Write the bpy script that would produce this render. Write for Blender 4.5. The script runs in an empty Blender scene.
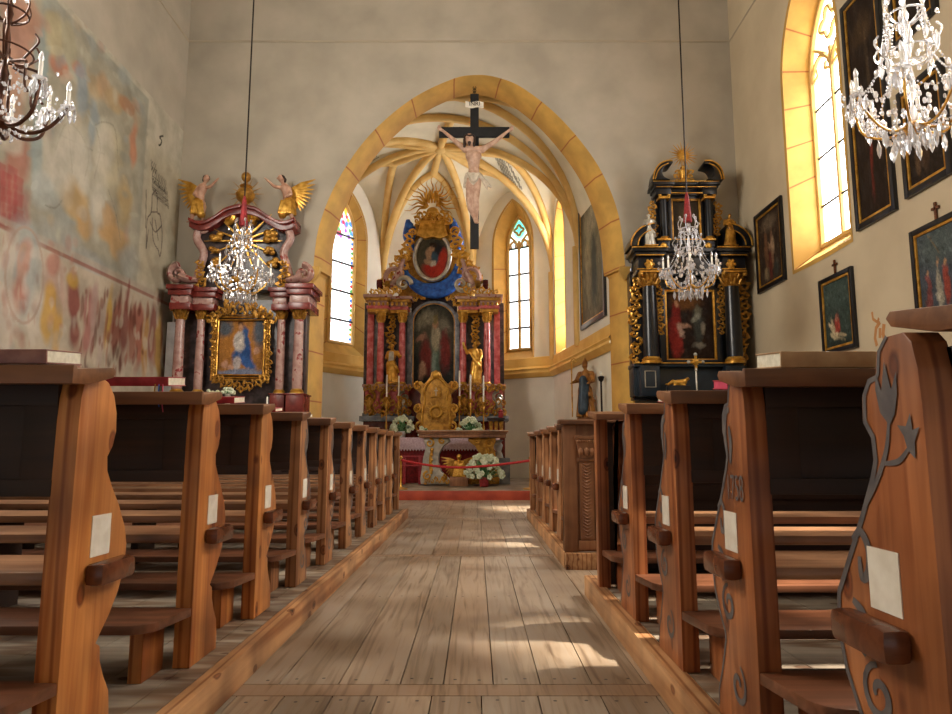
import bpy, bmesh, math, random
import numpy as np
from math import sin, cos, pi, sqrt, atan, atan2, radians
from mathutils import Vector, Matrix
from mathutils.bvhtree import BVHTree
S = bpy.context.scene
COL = S.collection
R = random.Random(7)
# ---------------------------------------------------------------- camera
FPX, PITCH, HC = 690.0, atan(92 / 690.0), 0.94
cam = bpy.data.cameras.new('camera')
cam.sensor_width = 36; cam.lens = FPX * 36 / 952; cam.clip_end = 200; cam.clip_start = .05
co = bpy.data.objects.new('camera', cam); COL.objects.link(co)
co.location = (0, 0, HC); co.rotation_euler = (pi / 2 + PITCH, 0, 0)
S.camera = co
# ---------------------------------------------------------------- world, sun, daylight, added fill, exposure
S.view_settings.view_transform = 'Standard'; S.view_settings.look = 'None'
S.view_settings.gamma = 1; S.view_settings.use_curve_mapping = False
S.view_settings.exposure = 0.35
w = bpy.data.worlds.new('world'); S.world = w; w.use_nodes = True
wn = w.node_tree.nodes['Background']; wn.inputs[0].default_value = (.82, .9, 1, 1); wn.inputs[1].default_value = 1.5
SUN_DIR = Vector((-1, .3, -1.5))
sl = bpy.data.lights.new('sun', 'SUN'); sl.energy = 18; sl.angle = radians(3); sl.color = (1, .9, .74)
so = bpy.data.objects.new('sun', sl); COL.objects.link(so); so.location = (12, -3, 14)
so.rotation_euler = SUN_DIR.to_track_quat('-Z', 'Y').to_euler()
def area(name, loc, direction, sx, sy, power, col):
    l = bpy.data.lights.new(name, 'AREA'); l.shape = 'RECTANGLE'; l.size = sx; l.size_y = sy; l.energy = power; l.color = col
    o = bpy.data.objects.new(name, l); COL.objects.link(o); o.location = loc
    o.rotation_euler = Vector(direction).to_track_quat('-Z', 'Y').to_euler(); return o
area('rear_fill', (0, -5.2, 5.8), (0, 1, .25), 7, 2.5, 20, (1, .93, .82))  # added fill lamp behind the camera, no window stands there
area('south_daylight', (5.7, 5.6, 5.6), (-1, .0, -.25), 1.5, 3.4, 500, (1, .93, .8))
area('south_daylight', (5.7, 1.9, 5.6), (-1, 0, -.25), 1.5, 3.4, 40, (1, .93, .8))
area('left_fill', (-5.4, 5.2, 5.8), (1, .15, -.12), 3.4, 3.0, 520, (1, .93, .82))  # added fill on the windowless left wall, brightens the right wall

# ---------------------------------------------------------------- photo ray -> point on a plane of the place
def ray(u, v):
    d = (u - 476) / FPX; up = (357 - v) / FPX
    return d, cos(PITCH) - up * sin(PITCH), sin(PITCH) + up * cos(PITCH)
def atY(u, v, Y):
    x, y, z = ray(u, v); t = Y / y; return (x * t, HC + z * t)
def atX(u, v, X):
    x, y, z = ray(u, v); t = X / x; return (y * t, HC + z * t)

# ---------------------------------------------------------------- materials
def lin(c):
    if isinstance(c, str): c = [int(c[i:i + 2], 16) / 255 for i in (0, 2, 4)]
    return tuple((x / 12.92 if x <= .04045 else ((x + .055) / 1.055) ** 2.4) for x in c)
def c4(c): return lin(c) + (1,)
MATS = {}
def newmat(name):
    m = bpy.data.materials.new(name); m.use_nodes = True; MATS[name] = m
    nt = m.node_tree; return m, nt, nt.nodes['Principled BSDF']
def node(nt, t, **kw):
    n = nt.nodes.new(t)
    for k, v in kw.items():
        if k in n.inputs.keys(): n.inputs[k].default_value = v
        else: setattr(n, k, v)
    return n
def coords(nt, scale=(1, 1, 1), rand=True):
    tc = node(nt, 'ShaderNodeTexCoord'); mp = node(nt, 'ShaderNodeMapping'); mp.inputs['Scale'].default_value = scale
    nt.links.new(tc.outputs['Object'], mp.inputs['Vector'])
    if rand:
        oi = node(nt, 'ShaderNodeObjectInfo'); ml = node(nt, 'ShaderNodeMath', operation='MULTIPLY'); ml.inputs[1].default_value = 37
        nt.links.new(oi.outputs['Random'], ml.inputs[0]); cx = node(nt, 'ShaderNodeCombineXYZ')
        for k in range(3): nt.links.new(ml.outputs[0], cx.inputs[k])
        nt.links.new(cx.outputs[0], mp.inputs['Location'])
    return mp.outputs[0]
def ramp(nt, fac, stops):
    r = node(nt, 'ShaderNodeValToRGB'); e = r.color_ramp.elements
    while len(e) < len(stops): e.new(.5)
    for k, (p, c) in enumerate(stops): e[k].position = p; e[k].color = c if len(c) == 4 else c4(c)
    nt.links.new(fac, r.inputs[0]); return r.outputs[0]
def mul(nt, a, b, f=1.0):
    m = node(nt, 'ShaderNodeMix', data_type='RGBA', blend_type='MULTIPLY'); m.inputs[0].default_value = f
    nt.links.new(a, m.inputs[6]); nt.links.new(b, m.inputs[7]); return m.outputs[2]
def bump(nt, b, h, s, d=.01):
    n = node(nt, 'ShaderNodeBump'); n.inputs['Strength'].default_value = s; n.inputs['Distance'].default_value = d
    nt.links.new(h, n.inputs['Height']); nt.links.new(n.outputs[0], b.inputs['Normal'])
def mottled(name, c1, c2, scale=6, rough=.7, metal=0, bs=.15, detail=5, lo=.35, hi=.65, c3=None):
    m, nt, b = newmat(name); v = coords(nt)
    n = node(nt, 'ShaderNodeTexNoise'); n.inputs['Scale'].default_value = scale; n.inputs['Detail'].default_value = detail
    nt.links.new(v, n.inputs['Vector'])
    st = [(lo, c1), (hi, c2)] + ([(min(1, hi + .08), c3)] if c3 else [])
    nt.links.new(ramp(nt, n.outputs[0], st), b.inputs['Base Color'])
    b.inputs['Roughness'].default_value = rough; b.inputs['Metallic'].default_value = metal
    if bs: bump(nt, b, n.outputs[0], bs)
    return m
def wood(name, c1, c2, axis=2, rough=.45, fine=1.0, knots=True, spec=.5):
    m, nt, b = newmat(name)
    sc = [26 * fine] * 3; sc[axis] = 1.3 * fine
    v = coords(nt, sc)
    n = node(nt, 'ShaderNodeTexNoise'); n.inputs['Scale'].default_value = 1; n.inputs['Detail'].default_value = 6; n.inputs['Distortion'].default_value = .6
    nt.links.new(v, n.inputs['Vector'])
    col = ramp(nt, n.outputs[0], [(.3, c1), (.7, c2)])
    v2 = coords(nt, (2.2, 2.2, 2.2)); n2 = node(nt, 'ShaderNodeTexNoise'); n2.inputs['Scale'].default_value = 1.5
    nt.links.new(v2, n2.inputs['Vector'])
    col = mul(nt, col, ramp(nt, n2.outputs[0], [(.3, (.72, .70, .70)), (.6, (1, 1, 1))]))
    if knots:
        sk = [7] * 3; sk[axis] = 4
        vo = node(nt, 'ShaderNodeTexVoronoi'); vo.inputs['Scale'].default_value = 1; nt.links.new(coords(nt, sk), vo.inputs['Vector'])
        col = mul(nt, col, ramp(nt, vo.outputs['Distance'], [(.05, (.35, .25, .18)), (.10, (.8, .68, .6)), (.14, (.62, .5, .4)), (.18, (1, 1, 1))]))
        wv = node(nt, 'ShaderNodeTexWave', wave_type='BANDS', bands_direction='X'); wv.inputs['Scale'].default_value = .32; wv.inputs['Distortion'].default_value = 5; wv.inputs['Detail'].default_value = 2; nt.links.new(v, wv.inputs['Vector'])
        col = mul(nt, col, ramp(nt, wv.outputs[1], [(.0, (.78, .68, .6)), (.35, (1, 1, 1))]))
    nt.links.new(col, b.inputs['Base Color']); b.inputs['Roughness'].default_value = rough
    b.inputs['Specular IOR Level'].default_value = spec
    bump(nt, b, n.outputs[0], .12, .004); return m
def attr(name, rough=.6, metal=0, emit=0, transp=False, nscale=40, namt=.25, spec=.5):
    m, nt, b = newmat(name); a = node(nt, 'ShaderNodeAttribute', attribute_name='Col'); col = a.outputs['Color']
    if namt:
        n = node(nt, 'ShaderNodeTexNoise'); n.inputs['Scale'].default_value = nscale; n.inputs['Detail'].default_value = 6; nt.links.new(coords(nt), n.inputs['Vector'])
        k = 1 - namt; col = mul(nt, col, ramp(nt, n.outputs[0], [(.35, (k, k, k)), (.65, (1, 1, 1))]))
        bump(nt, b, n.outputs[0], .05)
    b.inputs['Roughness'].default_value = rough; b.inputs['Metallic'].default_value = metal; b.inputs['Specular IOR Level'].default_value = spec
    if emit:
        e = node(nt, 'ShaderNodeEmission'); e.inputs[1].default_value = emit; nt.links.new(a.outputs['Color'], e.inputs[0])
        out = nt.nodes['Material Output']; src = e.outputs[0]
        if transp:
            t = node(nt, 'ShaderNodeBsdfTransparent'); nt.links.new(a.outputs['Color'], t.inputs[0])
            ad = node(nt, 'ShaderNodeAddShader'); nt.links.new(t.outputs[0], ad.inputs[0]); nt.links.new(src, ad.inputs[1]); src = ad.outputs[0]
        nt.links.new(src, out.inputs['Surface'])
    else: nt.links.new(col, b.inputs['Base Color'])
    return m
def plain(name, c, rough=.5, metal=0):
    return mottled(name, tuple(x * .9 for x in ([int(c[i:i + 2], 16) / 255 for i in (0, 2, 4)])), c, 25, rough, metal, .05)

M = MATS
mottled('nave_plaster', 'a59c8c', 'b7ad9c', 1.1, .9, bs=.12)
mottled('right_plaster', 'bfae92', 'cdbda0', 1.0, .9, bs=.12)
mottled('chancel_plaster', 'd8d2c2', 'e6e1d2', 1.2, .9, bs=.1)
mottled('vault_plaster', 'cfc7ae', 'e0d8c0', 1.5, .9, bs=.1)
mottled('ceiling_plaster', 'a89c88', 'b9ac96', .8, .9, bs=.1)
mottled('ochre_stone', 'd8a64e', 'e6bc68', 2.2, .7, bs=.2)
mottled('ochre_rib', 'd0a65c', 'e0bc76', 2.5, .75, bs=.2)
attr('ochre_joints', .75, nscale=2.5, namt=.12)
attr('plank_floor', .5, nscale=0, namt=0)
attr('fresco_paint', .95, nscale=3, namt=.12, spec=.1)
attr('oil_paint', .6, nscale=50, namt=.18, spec=.12)
attr('lead_glass', emit=8.0, transp=True)
attr('choir_glass', emit=42.0, transp=True)
attr('stained_glass', emit=2.4)
wood('pine_end', 'b4662c', 'e09a56', 2, .42)
wood('pine_end_grey', '9c6a43', 'c08a5c', 2, .5)
wood('pine_end_red', '8e4e2a', 'bc7848', 2, .4)
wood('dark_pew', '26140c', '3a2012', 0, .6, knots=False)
wood('seat_wood', '5c3822', '82523a', 0, .36, knots=False)
wood('bench_wood', '8e6244', 'b88a66', 0, .3, knots=False)
wood('desk_wood', '6d4327', '8f5f3a', 0, .45, knots=False)
wood('platform_wood', '8d8070', 'aa9a86', 0, .6)
wood('kerb_wood', 'b07c50', 'd0a070', 1, .5)
wood('knob_wood', '5a3220', '7d4a30', 0, .25, knots=False)
wood('carved_oak', '8a5a3c', 'a87650', 2, .5, knots=False)
mottled('red_step', '8e2f1a', 'b2482a', 3, .55)
mottled('black_lacquer', '0b0d12', '161a22', 3, .28, bs=.03)
mottled('black_wood', '0c0c0e', '15161a', 12, .7, bs=.05)
mottled('bronze', '3a2012', '5a3420', 10, .45, .5)
mottled('blue_lacquer', '16212c', '22303c', 4, .35, bs=.03)
mottled('iron', '17110e', '241a15', 10, .45, .6)
mottled('gold', 'b07a26', 'e2b050', 9, .32, .6, bs=.25)
mottled('old_gold', '8e601e', 'c8943c', 11, .38, .5, bs=.3)
mottled('silver', 'a8a49a', 'd0ccc0', 9, .35, .7, bs=.2)
mottled('pink_marble', '9a7068', 'b8958a', 8, .25, bs=.02, lo=.3, hi=.58, c3='8a2f2c')
mottled('red_marble', '5f1f1a', '84332b', 7, .25, bs=.02, c3='a8685c')
mottled('rose_marble', 'b4484a', 'd4787a', 8, .25, bs=.02, c3='e0a8a4')
mottled('grey_marble', '5f6470', '8a8c92', 7, .25, bs=.02, c3='b0aaa5')
mottled('dark_marble', '2c2626', '55484a', 8, .3, bs=.02, c3='7a5a55')
mottled('white_stone', 'a8a8ac', 'c8c8ca', 4, .6)
mottled('blue_cloth', '12408e', '2a6ac8', 9, .6, bs=.3)
mottled('flesh', 'a87a62', 'c49a80', 12, .5, bs=.05)
mottled('pale_flesh', 'b08a74', 'd0ae98', 12, .5, bs=.05)
mottled('hair_brown', '23140c', '3a2415', 30, .6, bs=.3)
mottled('linen', 'b8ab98', 'd8ccba', 14, .7, bs=.2)
mottled('lace', 'c8a8b8', 'e0ccd6', 40, .8, bs=.1)
mottled('wax', 'e8e4da', 'f4f1e8', 20, .4, bs=0)
mottled('red_velvet', '6e0f14', '9a1a20', 30, .7, bs=.1)
mottled('red_rope', '9a1418', 'c22228', 40, .5, bs=.1)
mottled('red_cover', '8c1c26', 'ac2c36', 25, .45, bs=.05)
mottled('pink_edge', 'c03a5a', 'd85070', 25, .5, bs=.05)
mottled('brown_cover', '7a4a44', '9a6a5c', 20, .4, bs=.05)
mottled('tan_cover', 'a8835e', 'c4a078', 12, .4, bs=.05)
mottled('pages', 'd8d2bc', 'ece6d2', 60, .8, bs=.05)
mottled('paper', 'e0d8c8', 'f0eadc', 20, .25, bs=0)
mottled('foliage', '3a6a3a', '7aa870', 14, .6)
mottled('petals', 'bcc6a2', 'e2e6d0', 20, .6)
mottled('folk_paint', '4e4a4c', '6a6462', 20, .5, bs=.05)
mottled('faded_ink', '8c8676', '9a9484', 20, .8, bs=0)
mottled('teal_robe', '1c2c3c', '34485a', 9, .5)
mottled('brown_robe', '7a4c20', 'a87434', 9, .4, .3)
mottled('lead', '2c2c30', '46464a', 20, .5, .3)
m, nt, b = newmat('crystal')
g = node(nt, 'ShaderNodeBsdfGlass'); g.inputs['IOR'].default_value = 1.5; g.inputs['Roughness'].default_value = .02
g.inputs['Color'].default_value = (.97, .98, 1, 1)
d = node(nt, 'ShaderNodeBsdfTranslucent'); d.inputs[0].default_value = (.95, .95, .98, 1)
d2 = node(nt, 'ShaderNodeBsdfGlossy'); d2.inputs[0].default_value = (1, 1, 1, 1); d2.inputs[1].default_value = .08
x1 = node(nt, 'ShaderNodeMixShader'); x1.inputs[0].default_value = .45
x2 = node(nt, 'ShaderNodeMixShader'); x2.inputs[0].default_value = .5
nt.links.new(d.outputs[0], x1.inputs[1]); nt.links.new(d2.outputs[0], x1.inputs[2])
nt.links.new(g.outputs[0], x2.inputs[1]); nt.links.new(x1.outputs[0], x2.inputs[2])
nt.links.new(x2.outputs[0], nt.nodes['Material Output'].inputs['Surface'])
# plank floor: per-plank tint from the mesh, grain along y
m = M['plank_floor']; nt = m.node_tree; b = nt.nodes['Principled BSDF']
a = [n for n in nt.nodes if n.type == 'ATTRIBUTE'][0]
tc = node(nt, 'ShaderNodeTexCoord'); mp = node(nt, 'ShaderNodeMapping'); mp.inputs['Scale'].default_value = (24, 1.2, 24)
va = node(nt, 'ShaderNodeVectorMath', operation='MULTIPLY_ADD'); va.inputs[1].default_value = (90, 90, 90)
nt.links.new(a.outputs['Color'], va.inputs[0]); nt.links.new(tc.outputs['Object'], mp.inputs[0]); nt.links.new(mp.outputs[0], va.inputs[2])
n = node(nt, 'ShaderNodeTexNoise'); n.inputs['Scale'].default_value = 1; n.inputs['Detail'].default_value = 7; n.inputs['Distortion'].default_value = 1.2
nt.links.new(va.outputs[0], n.inputs['Vector'])
cc = mul(nt, a.outputs['Color'], ramp(nt, n.outputs[0], [(.3, (.74, .68, .62)), (.5, (1, .97, .93)), (.72, (1.0, 1.0, 1.0))]))
n3 = node(nt, 'ShaderNodeTexNoise'); n3.inputs['Scale'].default_value = 1.3; nt.links.new(tc.outputs['Object'], n3.inputs['Vector'])
cc = mul(nt, cc, ramp(nt, n3.outputs[0], [(.35, (.82, .78, .74)), (.62, (1, 1, 1))]))
nt.links.new(cc, b.inputs['Base Color']); bump(nt, b, n.outputs[0], .15, .004); b.inputs['Roughness'].default_value = .42

# ---------------------------------------------------------------- mesh builder
class MB:
    def __init__(s): s.v = []; s.f = []; s.c = []
    def add(s, V, Fc, col=None):
        k = len(s.v); s.v += [tuple(p) for p in V]; s.f += [tuple(i + k for i in q) for q in Fc]
        s.c += [col] * len(V) if not isinstance(col, list) else col
        return s
    def box(s, x0, x1, y0, y1, z0, z1, col=None):
        V = [(x, y, z) for z in (z0, z1) for y in (y0, y1) for x in (x0, x1)]
        return s.add(V, [(0, 2, 3, 1), (4, 5, 7, 6), (0, 1, 5, 4), (2, 6, 7, 3), (0, 4, 6, 2), (1, 3, 7, 5)], col)
    def tube(s, P, r=.01, n=8, closed=False, flat=1.0, col=None):
        P = [Vector(p) for p in P]; m = len(P)
        rr = r if isinstance(r, (list, tuple)) else [r] * m
        V = []; t0 = None; nrm = None
        for i in range(m):
            if closed: t = P[(i + 1) % m] - P[i - 1]
            else: t = P[min(i + 1, m - 1)] - P[max(i - 1, 0)]
            t = t.normalized() if t.length > 1e-9 else Vector((0, 0, 1))
            if nrm is None:
                a = Vector((0, 1, 0)) if abs(t.y) < .9 else Vector((1, 0, 0)); nrm = (a - t * a.dot(t)).normalized()
            else:
                nrm = nrm - t * nrm.dot(t); nrm = nrm.normalized() if nrm.length > 1e-6 else t.orthogonal().normalized()
            b = t.cross(nrm)
            for k in range(n):
                a = 2 * pi * k / n; V.append(P[i] + (nrm * cos(a) * flat + b * sin(a)) * rr[i])
        Fc = []
        for i in range(m if closed else m - 1):
            for k in range(n):
                Fc.append((i * n + k, i * n + (k + 1) % n, ((i + 1) % m) * n + (k + 1) % n, ((i + 1) % m) * n + k))
        if not closed: Fc += [tuple(range(n))[::-1], tuple((m - 1) * n + k for k in range(n))]
        return s.add(V, Fc, col)
    def lathe(s, prof, c=(0, 0, 0), n=16, sx=1, sy=1, col=None):
        V = []; m = len(prof)
        for r, z in prof:
            for k in range(n):
                a = 2 * pi * k / n; V.append((c[0] + max(r, 1e-4) * cos(a) * sx, c[1] + max(r, 1e-4) * sin(a) * sy, c[2] + z))
        Fc = [(i * n + k, i * n + (k + 1) % n, (i + 1) * n + (k + 1) % n, (i + 1) * n + k) for i in range(m - 1) for k in range(n)]
        Fc += [tuple(range(n))[::-1], tuple((m - 1) * n + k for k in range(n))]
        return s.add(V, Fc, col)
    def prism(s, out, d0, d1, plane='xz', col=None):
        n = len(out)
        mk = {'xz': lambda a, b, d: (a, d, b), 'yz': lambda a, b, d: (d, a, b), 'xy': lambda a, b, d: (a, b, d)}[plane]
        V = [mk(a, b, d0) for a, b in out] + [mk(a, b, d1) for a, b in out]
        Fc = [tuple(range(n))[::-1], tuple(range(n, 2 * n))] + [(i, (i + 1) % n, n + (i + 1) % n, n + i) for i in range(n)]
        return s.add(V, Fc, col)
    def ell(s, c, rx, ry=None, rz=None, n=10, m=7, col=None):
        ry = rx if ry is None else ry; rz = rx if rz is None else rz
        V = [(c[0], c[1], c[2] - rz)]; Fc = []
        for i in range(1, m):
            t = -pi / 2 + pi * i / m
            for k in range(n):
                a = 2 * pi * k / n; V.append((c[0] + rx * cos(t) * cos(a), c[1] + ry * cos(t) * sin(a), c[2] + rz * sin(t)))
        V.append((c[0], c[1], c[2] + rz)); L = len(V) - 1
        for k in range(n):
            Fc.append((0, 1 + (k + 1) % n, 1 + k)); Fc.append((L, L - n + k, L - n + (k + 1) % n))
            for i in range(m - 2): Fc.append((1 + i * n + k, 1 + i * n + (k + 1) % n, 1 + (i + 1) * n + (k + 1) % n, 1 + (i + 1) * n + k))
        return s.add(V, Fc, col)
    def cap(s, p, r, q, r2, n=10):
        p = Vector(p); q = Vector(q); d = q - p
        if d.length < 1e-6: return s.ell(p, r)
        u = d.normalized(); P = []; rr = []
        for k in range(5):
            a = pi / 2 * k / 4; P.append(p - u * r * cos(a)); rr.append(max(r * sin(a), 1e-4))
        for k in range(5):
            a = pi / 2 * k / 4; P.append(q + u * r2 * sin(a)); rr.append(max(r2 * cos(a), 1e-4))
        return s.tube(P, rr, n)
    def grid(s, fn, nu, nv, cf=None):
        V = [fn(i / nu, j / nv) for j in range(nv + 1) for i in range(nu + 1)]
        c = [cf(i / nu, j / nv) for j in range(nv + 1) for i in range(nu + 1)] if cf else None
        Fc = [(j * (nu + 1) + i, j * (nu + 1) + i + 1, (j + 1) * (nu + 1) + i + 1, (j + 1) * (nu + 1) + i) for j in range(nv) for i in range(nu)]
        return s.add(V, Fc, c)
    def xf(s, m): s.v = [tuple(m @ Vector(p)) for p in s.v]; return s
    def build(s, name, mat, parent=None, org=(0, 0, 0), bevel=0, smooth=35, flip=True, voxel=0, kind=None):
        me = bpy.data.meshes.new(name)
        me.from_pydata([(p[0] - org[0], p[1] - org[1], p[2] - org[2]) for p in s.v], [], s.f)
        if any(c is not None for c in s.c):
            at = me.color_attributes.new('Col', 'FLOAT_COLOR', 'POINT')
            at.data.foreach_set('color', np.array([(c or (1, 1, 1)) [:3] + (1,) for c in s.c], dtype=np.float32).ravel())
        if flip or bevel:
            bm = bmesh.new(); bm.from_mesh(me)
            if flip: bmesh.ops.recalc_face_normals(bm, faces=bm.faces)
            if bevel: bmesh.ops.bevel(bm, geom=list(bm.edges), offset=bevel, segments=2, affect='EDGES', profile=.6, clamp_overlap=True)
            bm.to_mesh(me); bm.free()
        o = bpy.data.objects.new(name, me); COL.objects.link(o)
        if voxel:
            md = o.modifiers.new('r', 'REMESH'); md.mode = 'VOXEL'; md.voxel_size = voxel; md.use_smooth_shade = True
            sm = o.modifiers.new('s', 'SMOOTH'); sm.iterations = 3; sm.factor = .5
            dg = bpy.context.evaluated_depsgraph_get(); me2 = bpy.data.meshes.new_from_object(o.evaluated_get(dg))
            o.modifiers.clear(); o.data = me2; bpy.data.meshes.remove(me); me = me2; me.name = name
            me.shade_smooth()
        elif smooth:
            me.shade_smooth(); me.set_sharp_from_angle(angle=radians(smooth))
        me.materials.clear(); me.materials.append(M[mat])
        if parent: o.parent = parent
        else: o.location = org
        if kind: o['kind'] = kind
        return o
def thing(name, label, cat, loc=(0, 0, 0), rz=0, group=None):
    o = bpy.data.objects.new(name, None); COL.objects.link(o); o.empty_display_size = .1
    o.location = loc; o.rotation_euler = (0, 0, rz); tag(o, label, cat, group); return o
def tag(o, label, cat, group=None):
    o['label'] = label; o['category'] = cat
    if group: o['group'] = group
    return o
def dup(root, loc, rz=0, label=None, group=None):
    r = root.copy(); COL.objects.link(r); r.location = loc; r.rotation_euler = (0, 0, rz)
    if label: r['label'] = label
    if group: r['group'] = group
    for ch in list(root.children):
        c = ch.copy(); COL.objects.link(c); c.parent = r
        for g2 in list(ch.children):
            d3 = g2.copy(); COL.objects.link(d3); d3.parent = c
    return r
def struct(mb, name, mat, parent=None, **k):
    return mb.build(name, mat, parent, kind='structure', **k)
def arcpts(cx, cz, r, a0, a1, n, sx=1.0):
    return [(cx + r * sx * cos(a0 + (a1 - a0) * i / n), cz + r * sin(a0 + (a1 - a0) * i / n)) for i in range(n + 1)]
def pointed(w, zs, zt, n=14):
    """right-to-left outline of a pointed arch of half width w, springing zs, apex zt (x,z)"""
    h = zt - zs; Rr = (w * w + h * h) / (2 * w); a1 = math.asin(min(1, h / Rr))
    rt = [(w - Rr + Rr * cos(a1 * i / n), zs + Rr * sin(a1 * i / n)) for i in range(n + 1)]
    return rt + [(-x, z) for x, z in rt[-2::-1]]
class Canvas:
    def __init__(s, w, h, bg, seed=0, var=.12, warp=1.0):
        s.w, s.h = w, h; s.a = np.empty((h + 1, w + 1, 3)); s.a[:] = lin(bg)
        s.X, s.Y = np.meshgrid(np.linspace(0, 1, w + 1), np.linspace(0, 1, h + 1)); s.rng = np.random.RandomState(seed)
        s.u, s.v = s.X, s.Y
        s.X0, s.Y0 = s.X, s.Y
        wx = (s.field(6) - .5) * .05 + (s.field(17) - .5) * .03 + (s.field(40) - .5) * .012; wy = (s.field(6) - .5) * .05 + (s.field(17) - .5) * .03 + (s.field(40) - .5) * .012
        s.WX, s.WY = s.X + wx * warp, s.Y + wy * warp
        if var: s.noise(var)
    def field(s, n):
        g = s.rng.rand(n + 2, n + 2); xs = s.X * n; ys = s.Y * n; xi = xs.astype(int); yi = ys.astype(int); fx = xs - xi; fy = ys - yi
        fx = fx * fx * (3 - 2 * fx); fy = fy * fy * (3 - 2 * fy)
        return (g[yi, xi] * (1 - fx) + g[yi, xi + 1] * fx) * (1 - fy) + (g[yi + 1, xi] * (1 - fx) + g[yi + 1, xi + 1] * fx) * fy
    def noise(s, amt):
        f = (s.field(5) + s.field(11) * .7 + s.field(27) * .5) / 2.2 - .5; s.a *= (1 + 2 * amt * f)[..., None]
    def mix(s, m, col): s.a += (np.array(lin(col)) - s.a) * np.clip(m, 0, 1)[..., None]; return s
    def blob(s, x, y, rx, ry, col, soft=.35, ang=0, a=1.0, rag=0):
        dx, dy = s.WX - x, s.WY - y; c, d = cos(ang), sin(ang)
        q = np.sqrt(((dx * c + dy * d) / rx) ** 2 + ((-dx * d + dy * c) / ry) ** 2)
        if rag: q = q + rag * (s.field(23) - .5)
        return s.mix(a * np.clip((1 - q) / soft + .5, 0, 1), col)
    def rect(s, x0, x1, y0, y1, col, a=1.0, soft=.01, rag=0):
        q = np.minimum(np.minimum(s.X - x0, x1 - s.X), np.minimum(s.Y - y0, y1 - s.Y))
        m = np.clip(q / soft + .5, 0, 1)
        if rag: m = m * np.clip((s.field(19) + s.field(41) * .6 - rag) * 6, 0, 1)
        return s.mix(a * m, col)
    def line(s, pts, wd, col, a=1.0, asp=1.0):
        for (x0, y0), (x1, y1) in zip(pts, pts[1:]):
            dx, dy = x1 - x0, (y1 - y0) * asp; L = dx * dx + dy * dy + 1e-12
            t = np.clip(((s.X - x0) * dx + (s.Y - y0) * asp * dy) / L, 0, 1)
            q = np.sqrt((s.X - x0 - t * dx) ** 2 + ((s.Y - y0) * asp - t * dy) ** 2)
            s.mix(a * np.clip((wd - q) / (wd * .6) + .3, 0, 1), col)
        return s
    def shade(s, amt=.3):
        f = s.field(14) * .6 + s.field(33) * .4 - .5; s.a *= (1 + 2 * amt * f)[..., None]; return s
    def scumble(s, n, size=.03, amt=.45):
        q = random.Random(n)
        for k in range(n):
            x, y = q.random(), q.random(); i, j = int(y * s.h), int(x * s.w); col = s.a[i, j] * (1 + q.uniform(-amt, amt)) + q.uniform(0, .012)
            r1 = size * q.uniform(.5, 1.3); r2 = r1 * q.uniform(.25, .7); an = q.uniform(-1.2, 1.2) + (pi / 2 if q.random() < .6 else 0)
            dx, dy = s.X - x, s.Y - y; c_, d_ = cos(an), sin(an); m_ = np.clip((1 - np.sqrt(((dx * c_ + dy * d_) / r1) ** 2 + ((-dx * d_ + dy * c_) / r2) ** 2)) * 2, 0, .6)
            s.a += (col - s.a) * m_[..., None]
        return s
    def figure(s, x, y, h, robe, head='b08a68', w=.16, lean=0, halo=None):
        if halo: s.blob(x + lean * h, y + h * .9, h * .12, h * .12, halo, .3)
        s.blob(x, y + h * .3, h * w * 1.25, h * .36, robe, .4, -lean * .8)
        s.blob(x + lean * h * .5, y + h * .6, h * w, h * .22, robe, .4, -lean)
        s.blob(x + lean * h, y + h * .9, h * .055, h * .08, head, .4); return s
    def get(s, u, v):
        return tuple(s.a[int(round(v * s.h)), int(round(u * s.w))])
    def mesh(s, fn): return MB().grid(fn, s.w, s.h, s.get)
def catmull(P, n=8):
    out = []
    for i in range(len(P) - 1):
        p0 = P[max(i - 1, 0)]; p1, p2 = P[i], P[i + 1]; p3 = P[min(i + 2, len(P) - 1)]
        for k in range(n):
            t = k / n; out.append(tuple(.5 * (2 * b + (c_ - a) * t + (2 * a - 5 * b + 4 * c_ - d_) * t * t + (3 * b - a - 3 * c_ + d_) * t ** 3) for a, b, c_, d_ in zip(p0, p1, p2, p3)))
    return out + [P[-1]]
# ================================================================ STRUCTURE
XL, XR, YE = -5.63, 4.97, 12.6          # nave side walls, altar wall
ZC = 11.0; ZL = 8.86
fl = MB(); pr = random.Random(3)
bays = [(-3, 2.80), (2.93, 6.28), (6.38, 9.60), (9.68, 13.06)]
for y0, y1 in bays:
    x = XL - .02
    while x < XR:
        wd = pr.uniform(.17, .25); k = pr.uniform(.82, 1.08); t = pr.uniform(-.02, .02)
        c = (.40 * k + t, .325 * k, .255 * k - t * .6)
        fl.box(x + .0025, x + wd - .0025, y0 + .003, y1 - .003, -.05, 0, c)
        for yy in (y0 + .06, y1 - .06, (y0 + y1) / 2):
            for xx in (x + wd * .27, x + wd * .73):
                xx += pr.uniform(-.01, .01); y2 = yy + pr.uniform(-.015, .015)
                fl.add([(xx + .008 * cos(a * pi / 3), y2 + .008 * sin(a * pi / 3), .0006) for a in range(6)], [tuple(range(6))], (.05, .04, .035))
        x += wd
for y0, y1 in ((2.80, 2.93), (6.28, 6.38), (9.60, 9.68)):
    fl.box(XL, XR, y0 + .002, y1 - .002, -.05, 0, (.37, .265, .19))
fl.box(XL, XR, -3, 13.06, -.06, -.045, (.02, .015, .01))
struct(fl, 'floor', 'plank_floor', smooth=0)
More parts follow.
